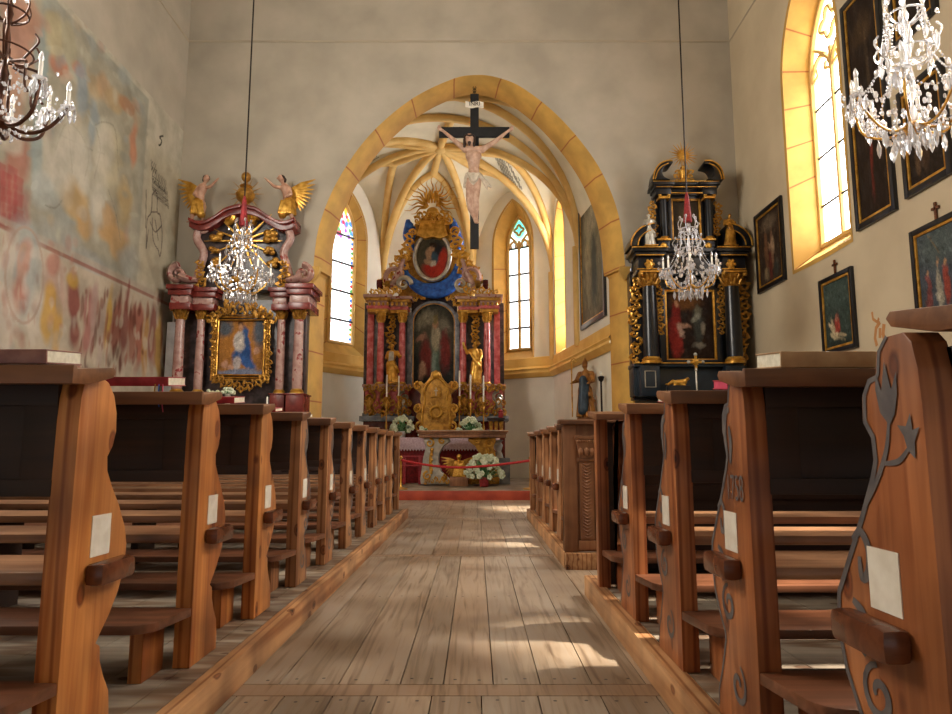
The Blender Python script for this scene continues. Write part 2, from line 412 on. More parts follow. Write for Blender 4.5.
def platform(name, x0, x1, y0, y1, kx):
    mb = MB(); y = y0 + .0
    r2 = random.Random(int(y0 * 10 + 50))
    x = x0
    while x < x1 - .02:
        wd = min(r2.uniform(.2, .28), x1 - x); mb.box(x + .002, x + wd - .002, y0, y1, .0, .118); x += wd
    struct(mb, name, 'platform_wood', smooth=0)
    kb = MB()
    kb.box(*(kx), y0, y1 + .02, 0, .125)
    return kb
kb = platform('floor_platform', XL + .01, -1.005, -1.2, 9.72, (-1.0, -.935)); struct(kb, 'trim_kerb', 'kerb_wood', bevel=.008)
kb = platform('floor_platform', .785, XR - .01, -1.2, 4.58, (.705, .78)); kb.box(.705, XR - .01, 4.585, 4.65, 0, .125); struct(kb, 'trim_kerb', 'kerb_wood', bevel=.008)
kb = platform('floor_platform', .785, XR - .01, 5.66, 9.72, (.70, .78)); kb.box(.705, XR - .01, 5.575, 5.645, 0, .125); struct(kb, 'trim_kerb', 'kerb_wood', bevel=.008)

def wallcols(mb, a0, a1, z0, z1, ops, fn, ns=14):
    """wall in (a,z) with pointed openings (ac, w, sill, spring, apex); fn(a,z)->3D"""
    a = a0
    def q(p, r, s, t): mb.add([fn(*p), fn(*r), fn(*s), fn(*t)], [(0, 1, 2, 3)])
    for ac, w_, si, sp, ap in sorted(ops):
        q((a, z0), (ac - w_, z0), (ac - w_, z1), (a, z1))
        q((ac - w_, z0), (ac + w_, z0), (ac + w_, si), (ac - w_, si))
        P = [(ac - x, z) for x, z in pointed(w_, sp, ap, ns)]
        for (x0, zz0), (x1, zz1) in zip(P, P[1:]): q((x0, zz0), (x1, zz1), (x1, z1), (x0, z1))
        a = ac + w_
    q((a, z0), (a1, z0), (a1, z1), (a, z1)); return mb
def outline(w_, si, sp, ap): return [(-w_, si), (w_, si)] + pointed(w_, sp, ap, 16)
def resample(P, step, closed=True):
    out = []; s = 0
    Q = P + [P[0]] if closed else P
    for (x0, y0), (x1, y1) in zip(Q, Q[1:]):
        L = math.hypot(x1 - x0, y1 - y0); n = max(1, int(round(L / step)))
        for i in range(n): out.append((x0 + (x1 - x0) * i / n, y0 + (y1 - y0) * i / n))
    if not closed: out.append(P[-1])
    return out
OC = lin('dcae58'); OJ = lin('a5502a'); OC2 = lin('d4a654')
def window(num, fn, w1, si1, sp1, ap1, w2, si2, sp2, ap2, dep, kind, glass, oc=0.0):
    """fn(a, depth, z) -> world; splayed opening, tracery, bars and pane"""
    root = bpy.data.objects.new('window_%d' % num, None); COL.objects.link(root); root['kind'] = 'structure'; root.location = fn(0, 0, si1)
    org = tuple(root.location)
    A = outline(w1, si1, sp1, ap1); B = [(x + oc, z) for x, z in outline(w2, si2, sp2, ap2)]
    # resample both by matching segments
    mb = MB(); V = []; C = []; rows = 0; acc = 0
    for i in range(len(A)):
        p, q = A[i], A[(i + 1) % len(A)]; r, s = B[i], B[(i + 1) % len(B)]
        L = math.hypot(q[0] - p[0], q[1] - p[1]); n = max(1, int(round(L / .022)))
        for k in range(n):
            t = k / n; a = (p[0] + (q[0] - p[0]) * t, p[1] + (q[1] - p[1]) * t); b2 = (r[0] + (s[0] - r[0]) * t, r[1] + (s[1] - r[1]) * t)
            on_sill = (i == 0)
            j = (acc + L * t) % .66 < .02 and not on_sill
            for dd in (0, 1):
                m_ = a if dd == 0 else b2; V.append(fn(m_[0], dep * dd, m_[1])); C.append(OJ if j else OC)
            rows += 1
        acc = acc + L if not i == 0 else 0
    Fc = [(2 * i, 2 * ((i + 1) % rows), 2 * ((i + 1) % rows) + 1, 2 * i + 1) for i in range(rows)]
    mb.add(V, Fc, C)
    # narrow painted band round the opening on the wall face
    band = resample(A, .05); nb = len(band); cx = 0; cz = (si1 + ap1) / 2
    V = []; C = []
    for x, z in band:
        d = Vector((x, (z - cz) * .4)).normalized() * .07
        V += [fn(x, -.006, z), fn(x + d.x, -.006, z + d.y)]; C += [OC2, OC2]
    mb.add(V, [(2 * i, 2 * ((i + 1) % nb), 2 * ((i + 1) % nb) + 1, 2 * i + 1) for i in range(nb)], C)
    mb.build('reveal', 'ochre_joints', root, org)
    # tracery
    tr = MB(); d0 = dep - .04
    f3 = lambda a, z: fn(a + oc, d0, z)
    tr.tube([f3(x, z) for x, z in resample(outline(w2, si2, sp2, ap2), .12)], .05, 6, closed=True)
    br = MB()
    if kind == 'two':
        lw = w2 / 2; tr.tube([f3(0, si2), f3(0, sp2 + lw * .9)], .042, 8)
        for sg in (-1, 1):
            arc = [(x + sg * lw, z) for x, z in pointed(lw, sp2 - .12, sp2 + lw * .95, 8)]
            tr.tube([f3(*p) for p in arc], .04, 6)
            for s2 in (-1, 1):
                tr.tube([f3(sg * lw + s2 * lw * .95, sp2 - .05), f3(sg * lw + s2 * lw * .35, sp2 + lw * .05), f3(sg * lw + s2 * lw * .45, sp2 + lw * .4)], .028, 6)
        zc = sp2 + (ap2 - sp2) * .56; rr = w2 * .34
        tr.tube([f3(rr * cos(t) * (1 + .25 * cos(4 * t)), zc + rr * sin(t) * (1 + .25 * cos(4 * t))) for t in np.linspace(0, 2 * pi, 33)[:-1]], .036, 6, closed=True)
        for sg in (-1, 1): tr.tube([f3(sg * lw * .5, sp2 + lw * .8), f3(sg * w2 * .75, sp2 + (ap2 - sp2) * .38)], .034, 6)
    z = si2 + .62
    while z < sp2 + .1:
        br.tube([f3(-w2, z), f3(w2, z)], .028 if num < 3 else .02, 6); z += .78
    tr.build('tracery', 'ochre_rib', root, org); br.build('saddle_bar', 'lead', root, org)
    # pane
    c = Canvas(56, 150, 'ffffff', num, 0, 0); glass(c)
    W = w2 * 1.04; H0, H1 = si2 - .06, ap2 + .06
    c.mesh(lambda u, v: fn(-W + 2 * W * u + oc, dep, H0 + (H1 - H0) * v)).build('pane', 'choir_glass' if num == 4 else 'lead_glass' if num > 2 else 'stained_glass', root, org)
    return root
def glass_clear(c):
    for k in range(1, 40): c.line([(0, k / 40), (1, k / 40)], .0012, 'e0d8d0', .5)
    c.rect(-1, .05, 0, 1, 'ffc0c8', .6); c.rect(.95, 2, 0, 1, 'ffc0c8', .6)
def glass_border(c):
    for k in range(30):
        for x in (.07, .93): c.blob(x, .02 + k * .033, .075, .013, ('a01828', '2858a0', 'c07a20', '387a40')[k % 4], .4)
    r = random.Random(5)
    for k in range(60):
        c.blob(r.uniform(.1, .9), r.uniform(.74, .99), .07, .018, r.choice(['a83848', '4878c0', 'd09838', '5a9060', '9050a0']), .5)
    for z in (.17, .37, .56): c.blob(.5, z, .03, .012, 'd05858', .5)
def glass_green(c):
    for k in range(1, 30): c.line([(0, k / 40), (1, k / 40)], .001, 'd8d4c8', .5)
    c.rect(0, 1, .74, 1.01, 'd8f0e4', .8); c.blob(.5, .9, .28, .08, '58c0a8', .6); c.blob(.3, .8, .1, .03, 'a8d8e8', .5); c.blob(.72, .8, .1, .03, 'a8d8e8', .5)

# left wall with its frescoes
wl = bpy.data.objects.new('wall_left', None); COL.objects.link(wl); wl['kind'] = 'structure'
mb = MB().box(XL - .3, XL, -6.2, YE + .3, -.1, ZC + .3); mb.build('masonry', 'nave_plaster', wl)
c = Canvas(400, 300, 'c4bca8', 4, .05, .35)
FY0, FY1, FZ0, FZ1 = 4.6, YE - .01, 1.2, 7.0
def fp(u, v):
    y, z = atX(u, v, XL); return ((y - FY0) / (FY1 - FY0), (z - FZ0) / (FZ1 - FZ0))
def fb(u, v, ru, rv, col, soft=.5, a=.75, rag=.8, ang=0):
    x, y = fp(u, v); x2, _ = fp(u + ru, v); _, y2 = fp(u, v - rv)
    c.blob(x, y, abs(x2 - x), abs(y2 - y), col, soft, ang, a, rag)
def flin(P, wd, col, a=.8): c.line([fp(*p) for p in (catmull(P, 4) if len(P) > 2 else P)], wd / (FY1 - FY0), col, a, (FZ1 - FZ0) / (FY1 - FY0))
uu = lambda y: (y - FY0) / (FY1 - FY0)
vv = lambda z: (z - FZ0) / (FZ1 - FZ0)
# upper field
c.rect(-1, uu(11.18), vv(3.62), vv(6.9), '98998c', .95, .006)
c.rect(-1, uu(11.02), vv(3.8), vv(6.75), 'a49c86', .8, .02, .25)
for (u, v, ru, rv, col) in [(18, 40, 18, 50, 'b86a54'), (30, 20, 8, 26, 'c08468'), (6, 90, 20, 40, 'c08a70'), (15, 160, 12, 22, 'b4523e'), (4, 190, 16, 30, 'b06a62'), (20, 205, 10, 22, 'a85a58'), (10, 140, 10, 14, 'd0c4b0'),
        (40, 60, 7, 55, '7e9498'), (37, 130, 6, 60, '88a0a4'), (58, 68, 8, 11, 'c4623c'), (77, 70, 7, 7, 'c06840'), (53, 35, 9, 22, 'bfae80'), (68, 45, 7, 20, 'a8a080'), (80, 95, 8, 26, '7c92a2'), (92, 128, 6, 30, '8aa0ac'),
        (92, 88, 9, 12, 'c0a070'), (103, 90, 7, 14, 'b88a58'), (115, 100, 9, 12, 'b4925c'), (126, 107, 8, 9, 'c07844'), (135, 106, 5, 8, 'c07a48'), (133, 150, 4, 24, 'c4642c'), (104, 140, 12, 24, 'c8c0aa'), (112, 165, 10, 30, 'c2b490'), (75, 140, 18, 20, 'b4ac98'),
        (72, 170, 20, 24, 'c0b8a6'), (60, 200, 20, 26, '98a09c'), (42, 190, 10, 18, 'b4bab6'), (75, 200, 14, 18, 'c89a48'), (85, 222, 8, 18, 'c4903c'), (105, 220, 10, 20, 'c08c44'), (115, 238, 12, 16, 'c69448'), (100, 205, 8, 20, 'bcb6a6'),
        (124, 200, 8, 24, 'c2a05c'), (130, 260, 10, 14, 'a6a8a2'), (60, 236, 24, 14, 'a2a49e'), (90, 262, 20, 10, 'a4a6a4')]:
    fb(u, v, ru, rv, col)
for P in [[(55, 150), (68, 122), (88, 150), (84, 180)], [(68, 122), (72, 172)], [(95, 125), (104, 122), (115, 130), (118, 170)], [(96, 128), (100, 150), (94, 178)], [(108, 190), (116, 215), (120, 240)], [(60, 135), (92, 150)], [(45, 205), (55, 208), (62, 200)], [(98, 152), (104, 154)]]:
    flin(P, .014, '6e6a5e', .5)
r2 = random.Random(9)
for k in range(60):
    u, v = r2.uniform(2, 142), r2.uniform(20, 260); fb(u, v, r2.uniform(2, 6), r2.uniform(4, 12), r2.choice(['c8c2b0', '8e968e', 'b49a78', 'b8887a', '94a0a2', 'd0c8b2']), .8, .45)
for (u, v, ru, rv) in [(68, 150, 12, 30), (104, 150, 10, 28), (60, 175, 16, 20), (98, 200, 7, 30), (84, 165, 8, 20), (45, 150, 6, 30)]: fb(u, v, ru, rv, 'cfc8b8', .7, .6)
c.a += (np.array(lin('b6b0a0')) - c.a) * .28
# checker robe at the left end
for i in range(5):
    for j in range(7):
        if (i + j) % 2:
            x, y = fp(-6 + i * 6, 168 + j * 8 + i * 2); c.rect(x - .011, x + .011, y - .016, y + .016, 'a8504c', .55, .004)
c.scumble(260, .022, .22)
# red line between the two fields
c.rect(-1, 2, vv(3.53), vv(3.59), '95554a', .75, .004)
c.rect(-1, 2, vv(3.60), vv(3.68), 'b8a898', .7, .006)
# lower field
c.rect(-1, 2, vv(1.2), vv(3.5), 'c2b4a0', .9, .006)
for (u, v, ru, rv, col) in [(24, 275, 22, 52, 'd2cabc'), (24, 275, 17, 44, 'a8aca8'), (25, 268, 8, 26, 'c69a86'), (22, 300, 10, 18, 'b87a68'), (24, 252, 3.2, 5, 'c8a890'), (56, 290, 12, 30, 'c4a494'), (55, 268, 6, 12, 'b88474'), (50, 312, 6, 26, 'd0a44c'), (57, 325, 5, 22, 'cc9c40'), (52, 302, 3, 5, 'cdb090'),
        (74, 300, 5.5, 24, '8e3a38'), (74, 330, 6, 16, '7e302e'), (74, 282, 5, 8, 'c4a050'), (75, 271, 3, 5, 'c09a80'), (88, 320, 5, 32, 'b0706a'), (95, 310, 4, 34, 'b89890'), (103, 330, 4, 30, 'c2b0a4'), (110, 318, 3, 30, 'd0a848'), (118, 325, 4, 30, '9e5a4e'), (126, 330, 4, 32, '8a4640'), (134, 332, 4, 32, '9c6252'), (141, 335, 4, 32, 'b0604e'), (147, 338, 3, 32, 'c08e50'), (153, 340, 3, 30, '8e4a42'), (159, 345, 3, 30, 'cfa048'), (8, 300, 8, 60, 'c8beb0')]:
    fb(u, v, ru, rv, col, .5, .8, .7)
for k in range(90):
    u = r2.uniform(80, 165); v = r2.uniform(290, 375); fb(u, v, r2.uniform(.8, 2), r2.uniform(4, 16), r2.choice(['7e3c36', '8e5244', 'c8b49c', 'd0c4b0', 'b07a68', '6e4438']), .6, .6)
for k in range(70):
    u = r2.uniform(0, 80); v = r2.uniform(235, 345); fb(u, v, r2.uniform(1, 4), r2.uniform(3, 9), r2.choice(['b07a6c', 'c8bca8', 'd8d0c2', 'a0a09a', 'b89080']), .8, .4)
flin([(24 + 19 * cos(t), 275 + 48 * sin(t)) for t in np.linspace(0, 2 * pi, 26)], .022, 'b8a090', .5)
# the S, the lettering and the outlined figure beside the upper field
c.rect(uu(11.18), 2, vv(3.68), vv(6.2), 'b0a488', .5, .05)
flin([(163, 136), (159.5, 137), (161.5, 141), (160, 145), (158.5, 145)], .018, '2a2824', .9)
for row, (v0, u0, u1, hgt) in enumerate([(160, 151, 157, 10), (168, 152, 166, 14), (178, 152, 167, 5), (184, 152, 168, 5), (190, 153, 168, 5)]):
    u = u0
    while u < u1:
        flin([(u, v0 + (u - u0) * .9), (u + .3, v0 + hgt + (u - u0) * .9)], .011, '2e2c2a', .8); u += 1.5 if row < 2 else 1.15
    flin([(u0, v0 + hgt * .55), (u1, v0 + hgt * .55 + (u1 - u0) * .9)], .008, '34322e', .6)
for P in [[(152, 195), (155, 191), (157, 198), (157, 212), (160, 216), (162, 236), (160, 256), (158, 250)], [(152, 195), (151, 212), (147, 220), (146, 248), (148, 230)], [(146, 190), (145.5, 228)], [(151, 212), (157, 212)], [(150, 222), (155, 232), (161, 226)], [(152, 218), (153, 240), (158, 250)], [(155, 220), (158, 240)]]:
    flin(P, .014, '5e504a', .85)
c.mesh(lambda u, v: (XL + .004, FY0 + (FY1 - FY0) * u, FZ0 + (FZ1 - FZ0) * v)).build('fresco', 'fresco_paint', wl)

# right wall with windows
mb = MB()
NW = (.825, 3.70, 6.75, 8.3)
wy = [9.675, 5.6, 1.9]
wallcols(mb, -6.2, YE + .05, -.1, ZC + .3, [(y,) + NW for y in wy], lambda a, z: (XR, a, z))
wr = struct(mb, 'wall_right', 'right_plaster', flip=False, smooth=0)
st = MB()
for P, r_ in (([(872, 312), (873, 319), (877, 322), (879, 318)], .022), ([(880, 322), (876, 328), (875, 338), (877, 346)], .03), ([(884, 324), (883, 334), (886, 344)], .035), ([(880, 328), (880, 338)], .03)):
    st.tube([(XR + r_ * .1, *atX(u, v, XR)) for u, v in P], r_, 8, col=lin('c9905e'))
st.xf(Matrix.Translation((XR, 0, 0)) @ Matrix.Diagonal((.15, 1, 1, 1)) @ Matrix.Translation((-XR, 0, 0)))
st.build('fresco_remnant', 'fresco_paint', wr, smooth=0)
for k, y in enumerate(wy):
    window((3, 5, 6)[k], lambda a, d, z, y=y: (XR + d, y + a, z), *NW, .60, 4.05, 6.75, 7.95, .46, 'two', glass_clear, .10)
# rear wall and ceiling
struct(MB().box(XL - .3, XR + .8, -6.5, -6.2, -.1, ZC + .3), 'wall_back', 'nave_plaster')
struct(MB().box(XL - .3, XR + .8, -6.3, YE + .2, ZC, ZC + .3), 'ceiling', 'ceiling_plaster')
tr = MB(); tr.tube([(XL, YE - .012, ZL), (XR, YE - .012, ZL)], .02, 6); tr.tube([(XL, YE, ZL), (XL, -6, ZL)], .02, 6); tr.tube([(XR, YE, ZL), (XR, -6, ZL)], .02, 6)
struct(tr, 'trim_cornice', 'ceiling_plaster')

# altar wall with the chancel arch
AF = [(-3.05, 4.3), (-2.967, 5.098), (-2.65, 5.986), (-2.078, 6.89), (-1.299, 7.626), (-.5, 8.06), (0, 8.163), (.45, 8.10), (.94, 7.87), (1.641, 7.257), (2.315, 6.346), (2.69, 5.373), (2.80, 4.3)]
arch = catmull(AF, 8)
mb = MB(); fe = lambda a, z: (a, YE, z)
for a0, a1, zb in ((XL, -3.15, -.1), (-3.15, -3.05, 4.3), (2.80, 2.90, 4.3), (2.90, XR, -.1)):
    mb.add([fe(a0, zb), fe(a1, zb), fe(a1, ZC + .2), fe(a0, ZC + .2)], [(0, 1, 2, 3)])
for p, q in zip(arch, arch[1:]): mb.add([fe(*p), fe(*q), fe(q[0], ZC + .2), fe(p[0], ZC + .2)], [(0, 1, 2, 3)])
struct(mb, 'wall_altar', 'nave_plaster', flip=False, smooth=0)
J = [(-3.15, -.05), (-3.15, 4.24), (-3.12, 4.29)] + arch + [(2.87, 4.29), (2.90, 4.24), (2.90, -.05)]
J = resample(J, .022, False)
def inset(p, k):
    x, z = p; x2 = -2.95 + (x + 3.15) * (5.55 / 6.05); z2 = z if z < 4 else 4 + (z - 4) * .978
    return (x + (x2 - x) * k, z + (z2 - z) * k)
mb = MB(); V = []; C = []; s = 0
for i, p in enumerate(J):
    if i: s += math.hypot(p[0] - J[i - 1][0], p[1] - J[i - 1][1])
    j = s % .93 < .022
    for k, Y in ((-.0, YE - .004), (.45, YE + .16), (1, YE + .60)):
        q = inset(p, k); V.append((q[0], Y, q[1])); C.append(OJ if j else (OC if k < .9 else lin('cc9a4a')))
nJ = len(J)
mb.add(V, [(3 * i + k, 3 * i + 3 + k, 3 * i + 4 + k, 3 * i + 1 + k) for i in range(nJ - 1) for k in (0, 1)], C)
# small consoles where the arch starts
for x, sg in ((-3.02, 1), (2.79, -1)): mb.prism([(x - .10, 4.32), (x + .10, 4.32), (x + .08, 4.18), (x, 4.08), (x - .08, 4.18)], YE - .05, YE + .1, col=OC)
struct(mb, 'trim_arch', 'ochre_joints')

# ---------------- chancel
FZ = .166
ch = MB().box(-5.2, 3.4, 13.10, 20.4, -.05, FZ); struct(ch, 'floor_chancel', 'platform_wood', smooth=0)
struct(MB().box(-3.6, 2.9, 13.02, 13.10, -.02, FZ + .004), 'trim_step', 'red_step', bevel=.012)
APX = Vector((-1.65, 20.73)); RD = Vector((.839, -.545)); LD = Vector((-.545, -.839)); AX = Vector((-.208, .978))
V1 = APX + RD * 4.44; V2 = APX + RD * 1.84; V3 = APX + LD * 1.84; V4 = APX + LD * 4.44
V5 = V4 - AX * 2.6; V0 = Vector((2.40, 15.9)); WR_ = Vector((2.72, 13.16)); WL_ = Vector((-3.3, 13.16))
PV = [WR_, V0, V1, V2, V3, V4, V5, WL_]
cen = Vector((-.7, 16.4))
def facet(P, Q):
    d = (Q - P); L = d.length; d = d / L; n = Vector((-d.y, d.x))
    if n.dot(cen - P) > 0: n = -n
    return L, d, n
def ffn(P, Q, ac):
    L, d, n = facet(P, Q)
    return lambda a, dep, z: (P.x + d.x * (a + ac) + n.x * dep, P.y + d.y * (a + ac) + n.y * dep, z)
ZCOR, ZT = 3.12, 9.0
# (facet index, centre along facet from first vertex, outer, inner)
L12 = (V2 - V1).length
wins = {2: (1.3 - .06, (.62, 3.42, 6.72, 7.98), (.37, 3.72, 6.72, 7.60)),
        4: (2.6 - .95, (.92, 3.42, 6.62, 7.98), (.45, 3.72, 6.62, 7.62)),
        1: ((V1 - V0).length - .78, (.50, 3.42, 6.5, 7.5), (.30, 3.72, 6.5, 7.3))}
mb = MB(); lo = MB()
for i in range(7):
    P, Q = PV[i], PV[i + 1]; f = ffn(P, Q, 0); L = (Q - P).length
    ops = [(wins[i][0],) + wins[i][1]] if i in wins else []
    wallcols(mb, 0, L, ZCOR - .1, ZT, ops, lambda a, z: f(a, 0, z))
    lo.add([f(0, 0, FZ - .05), f(L, 0, FZ - .05), f(L, 0, ZCOR), f(0, 0, ZCOR)], [(0, 1, 2, 3)])
struct(mb, 'wall_chancel', 'chancel_plaster', flip=False, smooth=0); struct(lo, 'wall_chancel_base', 'chancel_plaster', flip=False, smooth=0)
for num, i, kd, gl, oc in ((1, 4, 'one', glass_border, -.21), (2, 2, 'two', glass_green, 0), (4, 1, 'two', glass_clear, 0)):
    ac, A_, B_ = wins[i]
    window(num, ffn(PV[i], PV[i + 1], ac), *A_, *B_, .22 if num == 1 else .42, kd, gl, oc)
# string course
def inner(i, off):
    """vertex i moved inwards"""
    def nrm(a, b): L, d, n = facet(PV[a], PV[b]); return -n
    ns = [nrm(i - 1, i)] if i > 0 else []
    if i < 7: ns.append(nrm(i, i + 1))
    m_ = sum(ns, Vector((0, 0))) ; m_ = m_.normalized(); k = off / max(.4, m_.dot(ns[0]))
    return PV[i] + m_ * k
prof = [(0, .02), (.06, 0), (.13, -.05), (.10, -.10), (.12, -.16), (.04, -.25), (0, -.28)]
prof = [(.0, .30), (.03, .28)] + [(a + .03, b + .02) for a, b in prof]
sc = MB(); V = []
for i in range(8):
    for off, dz in prof: q = inner(i, off); V.append((q.x, q.y, ZCOR + dz))
n_ = len(prof)
sc.add(V, [(i * n_ + k, (i + 1) * n_ + k, (i + 1) * n_ + k + 1, i * n_ + k + 1) for i in range(7) for k in range(n_ - 1)])
struct(sc, 'trim_string_course', 'ochre_stone', smooth=25)
# vault
ZS, ZB = 5.55, 8.62
O = Vector((-.92, 16.75)); 
def rib(P, Q, z0, z1, n=16, pw=2.0):
    out = []
    for i in range(n + 1):
        t = i / n; s_ = 1 - cos(t * pi / 2) if True else t
        h = (1 - (1 - s_) ** pw) ** (1 / pw); p = P + (Q - P) * s_; out.append(Vector((p.x, p.y, z0 + (z1 - z0) * h)))
    return out
vt = MB(); ribs = []
def ruled(A, B): 
    n = len(A) - 1
    vt.grid(lambda u, v: tuple(A[round(v * n)].lerp(B[round(v * n)], u)), 6, n)
ap = [inner(i, -.06) for i in range(8)]
struct(MB().box(-5.4, 3.6, 12.75, 20.6, 9.02, 9.2), 'ceiling_light_block', 'dark_pew')  # unseen slab added above the vault, stops sky light leaking past its edges
for i in range(1, 6):                     # five cells of the apse: facets V0V1 .. V4V5
    P, Q = ap[i], ap[i + 1]; mid = (P + Q) / 2; N = O.lerp(mid, .50); zN = ZB - .12; zM = 8.25
    rP, rQ = rib(P, O, ZS, ZB), rib(Q, O, ZS, ZB); nP, nQ = rib(P, N, ZS, zN), rib(Q, N, ZS, zN)
    mP, mQ = rib(P, mid, ZS, zM, pw=1.8), rib(Q, mid, ZS, zM, pw=1.8)
    ruled(rP, nP); ruled(rQ, nQ); ruled(nP, mP); ruled(nQ, mQ)
    ribs += [rP, nP, nQ, [Vector((O.x, O.y, ZB)), Vector((N.x, N.y, zN))]]
ribs.append(rib(ap[6], O, ZS, ZB))
T = (ap[1] + ap[6]) / 2; zT = 8.62
tP, tQ = rib(ap[1], T, ZS, zT), rib(ap[6], T, ZS, zT)
ruled(rib(ap[1], O, ZS, ZB), tP); ruled(rib(ap[6], O, ZS, ZB), tQ)
ribs += [tP, tQ, [Vector((O.x, O.y, ZB)), Vector((T.x, T.y, zT))]]
U = (ap[0] + ap[7]) / 2
wP, wQ = rib(ap[0], U, ZS, zT), rib(ap[7], U, ZS, zT)
ruled(tP, wP); ruled(tQ, wQ)
cr = []
for A, B in ((tP, wQ), (tQ, wP)):
    pts = [A[i].lerp((wP if A is tP else wQ)[i], i / 16 * .5) for i in range(17)] + [B[i].lerp((tQ if A is tP else tP)[i], i / 16 * .5) for i in range(15, -1, -1)]
    ribs.append(pts)
struct(vt, 'ceiling_vault', 'vault_plaster', flip=False, smooth=40)
vault_bvh = BVHTree.FromPolygons([Vector(p) for p in vt.v], vt.f)
rb = MB()
for P in ribs:
    Pd = [p - Vector((0, 0, .05)) for p in P]
    rb.tube(Pd, .1, 8)
    rb.tube([p - Vector((0, 0, .09)) for p in P], .05, 6)
rb.ell((O.x, O.y, ZB - .1), .17, .17, .1)
# corner shafts and their consoles
for i in range(1, 7):
    q = inner(i, .03); zb = ZCOR + .2
    rb.tube([(q.x, q.y, zb), (q.x, q.y, ZS + .15)], .085, 8)
struct(rb, 'trim_rib', 'ochre_rib', smooth=50)
# painted lettering on the vault cells
def on_vault(u, v):
    d = Vector(ray(u, v)); o = Vector((0, 0, HC)); h = vault_bvh.ray_cast(o, d)
    return h[0] - d.normalized() * .012 if h[0] else None
ins = MB()
def vstroke(P, wd):
    Q = [on_vault(*p) for p in P]
    if all(q is not None for q in Q): ins.tube(Q, wd, 4)
for row in range(2):
    for k in range(5):
        u, v = 362 + k * 3.1 + row * 2.2, 158 - k * 1.6 + row * 6.5; vstroke([(u, v), (u + 2.2, v + 5)], .022)
        vstroke([(u + .2, v), (u + 2.4, v - 1)], .016)
for k in range(2): vstroke([(353 + k * 4, 171 - k * 2), (354.5 + k * 4, 174 - k * 2)], .014)
for row in range(7):
    for k in range(9):
        u, v = 490 + row * 2.6 + k * 1.9, 147 + row * 5 + k * 1.5 - (3 if k > 6 else 0)
        vstroke([(u, v), (u + 1.2, v + 3.4)], .013)
for k in range(2): vstroke([(514 + k * 4, 176 + k), (516 + k * 4, 180 + k)], .016)
if ins.v: struct(ins, 'ceiling_vault_inscription', 'faded_ink')
# ================================================================ PEWS
PROF = [(.02, 1.01), (.05, 1.03), (.10, 1.03), (.145, 1.015), (.18, .98), (.20, .93), (.205, .875), (.19, .83), (.165, .80), (.17, .76), (.20, .715), (.25, .655), (.295, .585), (.312, .53), (.305, .46), (.28, .40), (.235, .34), (.19, .295), (.172, .275), (.195, .262), (.20, .22), (.225, .17), (.26, .12), (.27, .06), (.27, .002)]
PROFR = [(.02, 1.01), (.04, 1.03), (.10, 1.03), (.128, 1.005), (.136, .965), (.142, .957), (.168, .952), (.188, .925), (.192, .875), (.168, .845), (.165, .80), (.18, .765), (.225, .69), (.285, .60), (.335, .525), (.345, .45), (.325, .375), (.285, .31), (.252, .27), (.25, .245), (.268, .20), (.295, .14), (.33, .08), (.335, .03), (.33, .002)]
PZ = .118
def ribbon(pts, wd, x0):
    """flat painted band on an end board: pts (y, z)"""
    pts = catmull(pts, 4) if len(pts) < 16 else pts; V = []; n = len(pts)
    for i, (y, z) in enumerate(pts):
        a, b2 = pts[max(i - 1, 0)], pts[min(i + 1, n - 1)]; d = Vector((b2[0] - a[0], b2[1] - a[1])); d = d.normalized() if d.length else Vector((0, 1))
        k = wd * (.45 + .45 * sin(pi * (i + .6) / (n + .2))); V += [(x0, y - d.y * k, z + d.x * k), (x0, y + d.y * k, z - d.x * k)]
    return V, [(2 * i, 2 * i + 1, 2 * i + 3, 2 * i + 2) for i in range(n - 1)]
def spiral(cy, cz, r, turns, a0, sg=1, n=22):
    return [(cy + r * (1 - .8 * i / n) * cos(a0 + sg * 2 * pi * turns * i / n), cz + r * (1 - .8 * i / n) * sin(a0 + sg * 2 * pi * turns * i / n)) for i in range(n + 1)]
def text_mesh(txt, size):
    cu = bpy.data.curves.new('t', 'FONT'); cu.body = txt; cu.size = size; cu.align_x = 'CENTER'; cu.align_y = 'CENTER'
    o = bpy.data.objects.new('t', cu); COL.objects.link(o); dg = bpy.context.evaluated_depsgraph_get()
    me = bpy.data.meshes.new_from_object(o.evaluated_get(dg)); V = [tuple(v.co) for v in me.vertices]; Fc = [tuple(p.vertices) for p in me.polygons]
    bpy.data.objects.remove(o); bpy.data.meshes.remove(me); return V, Fc
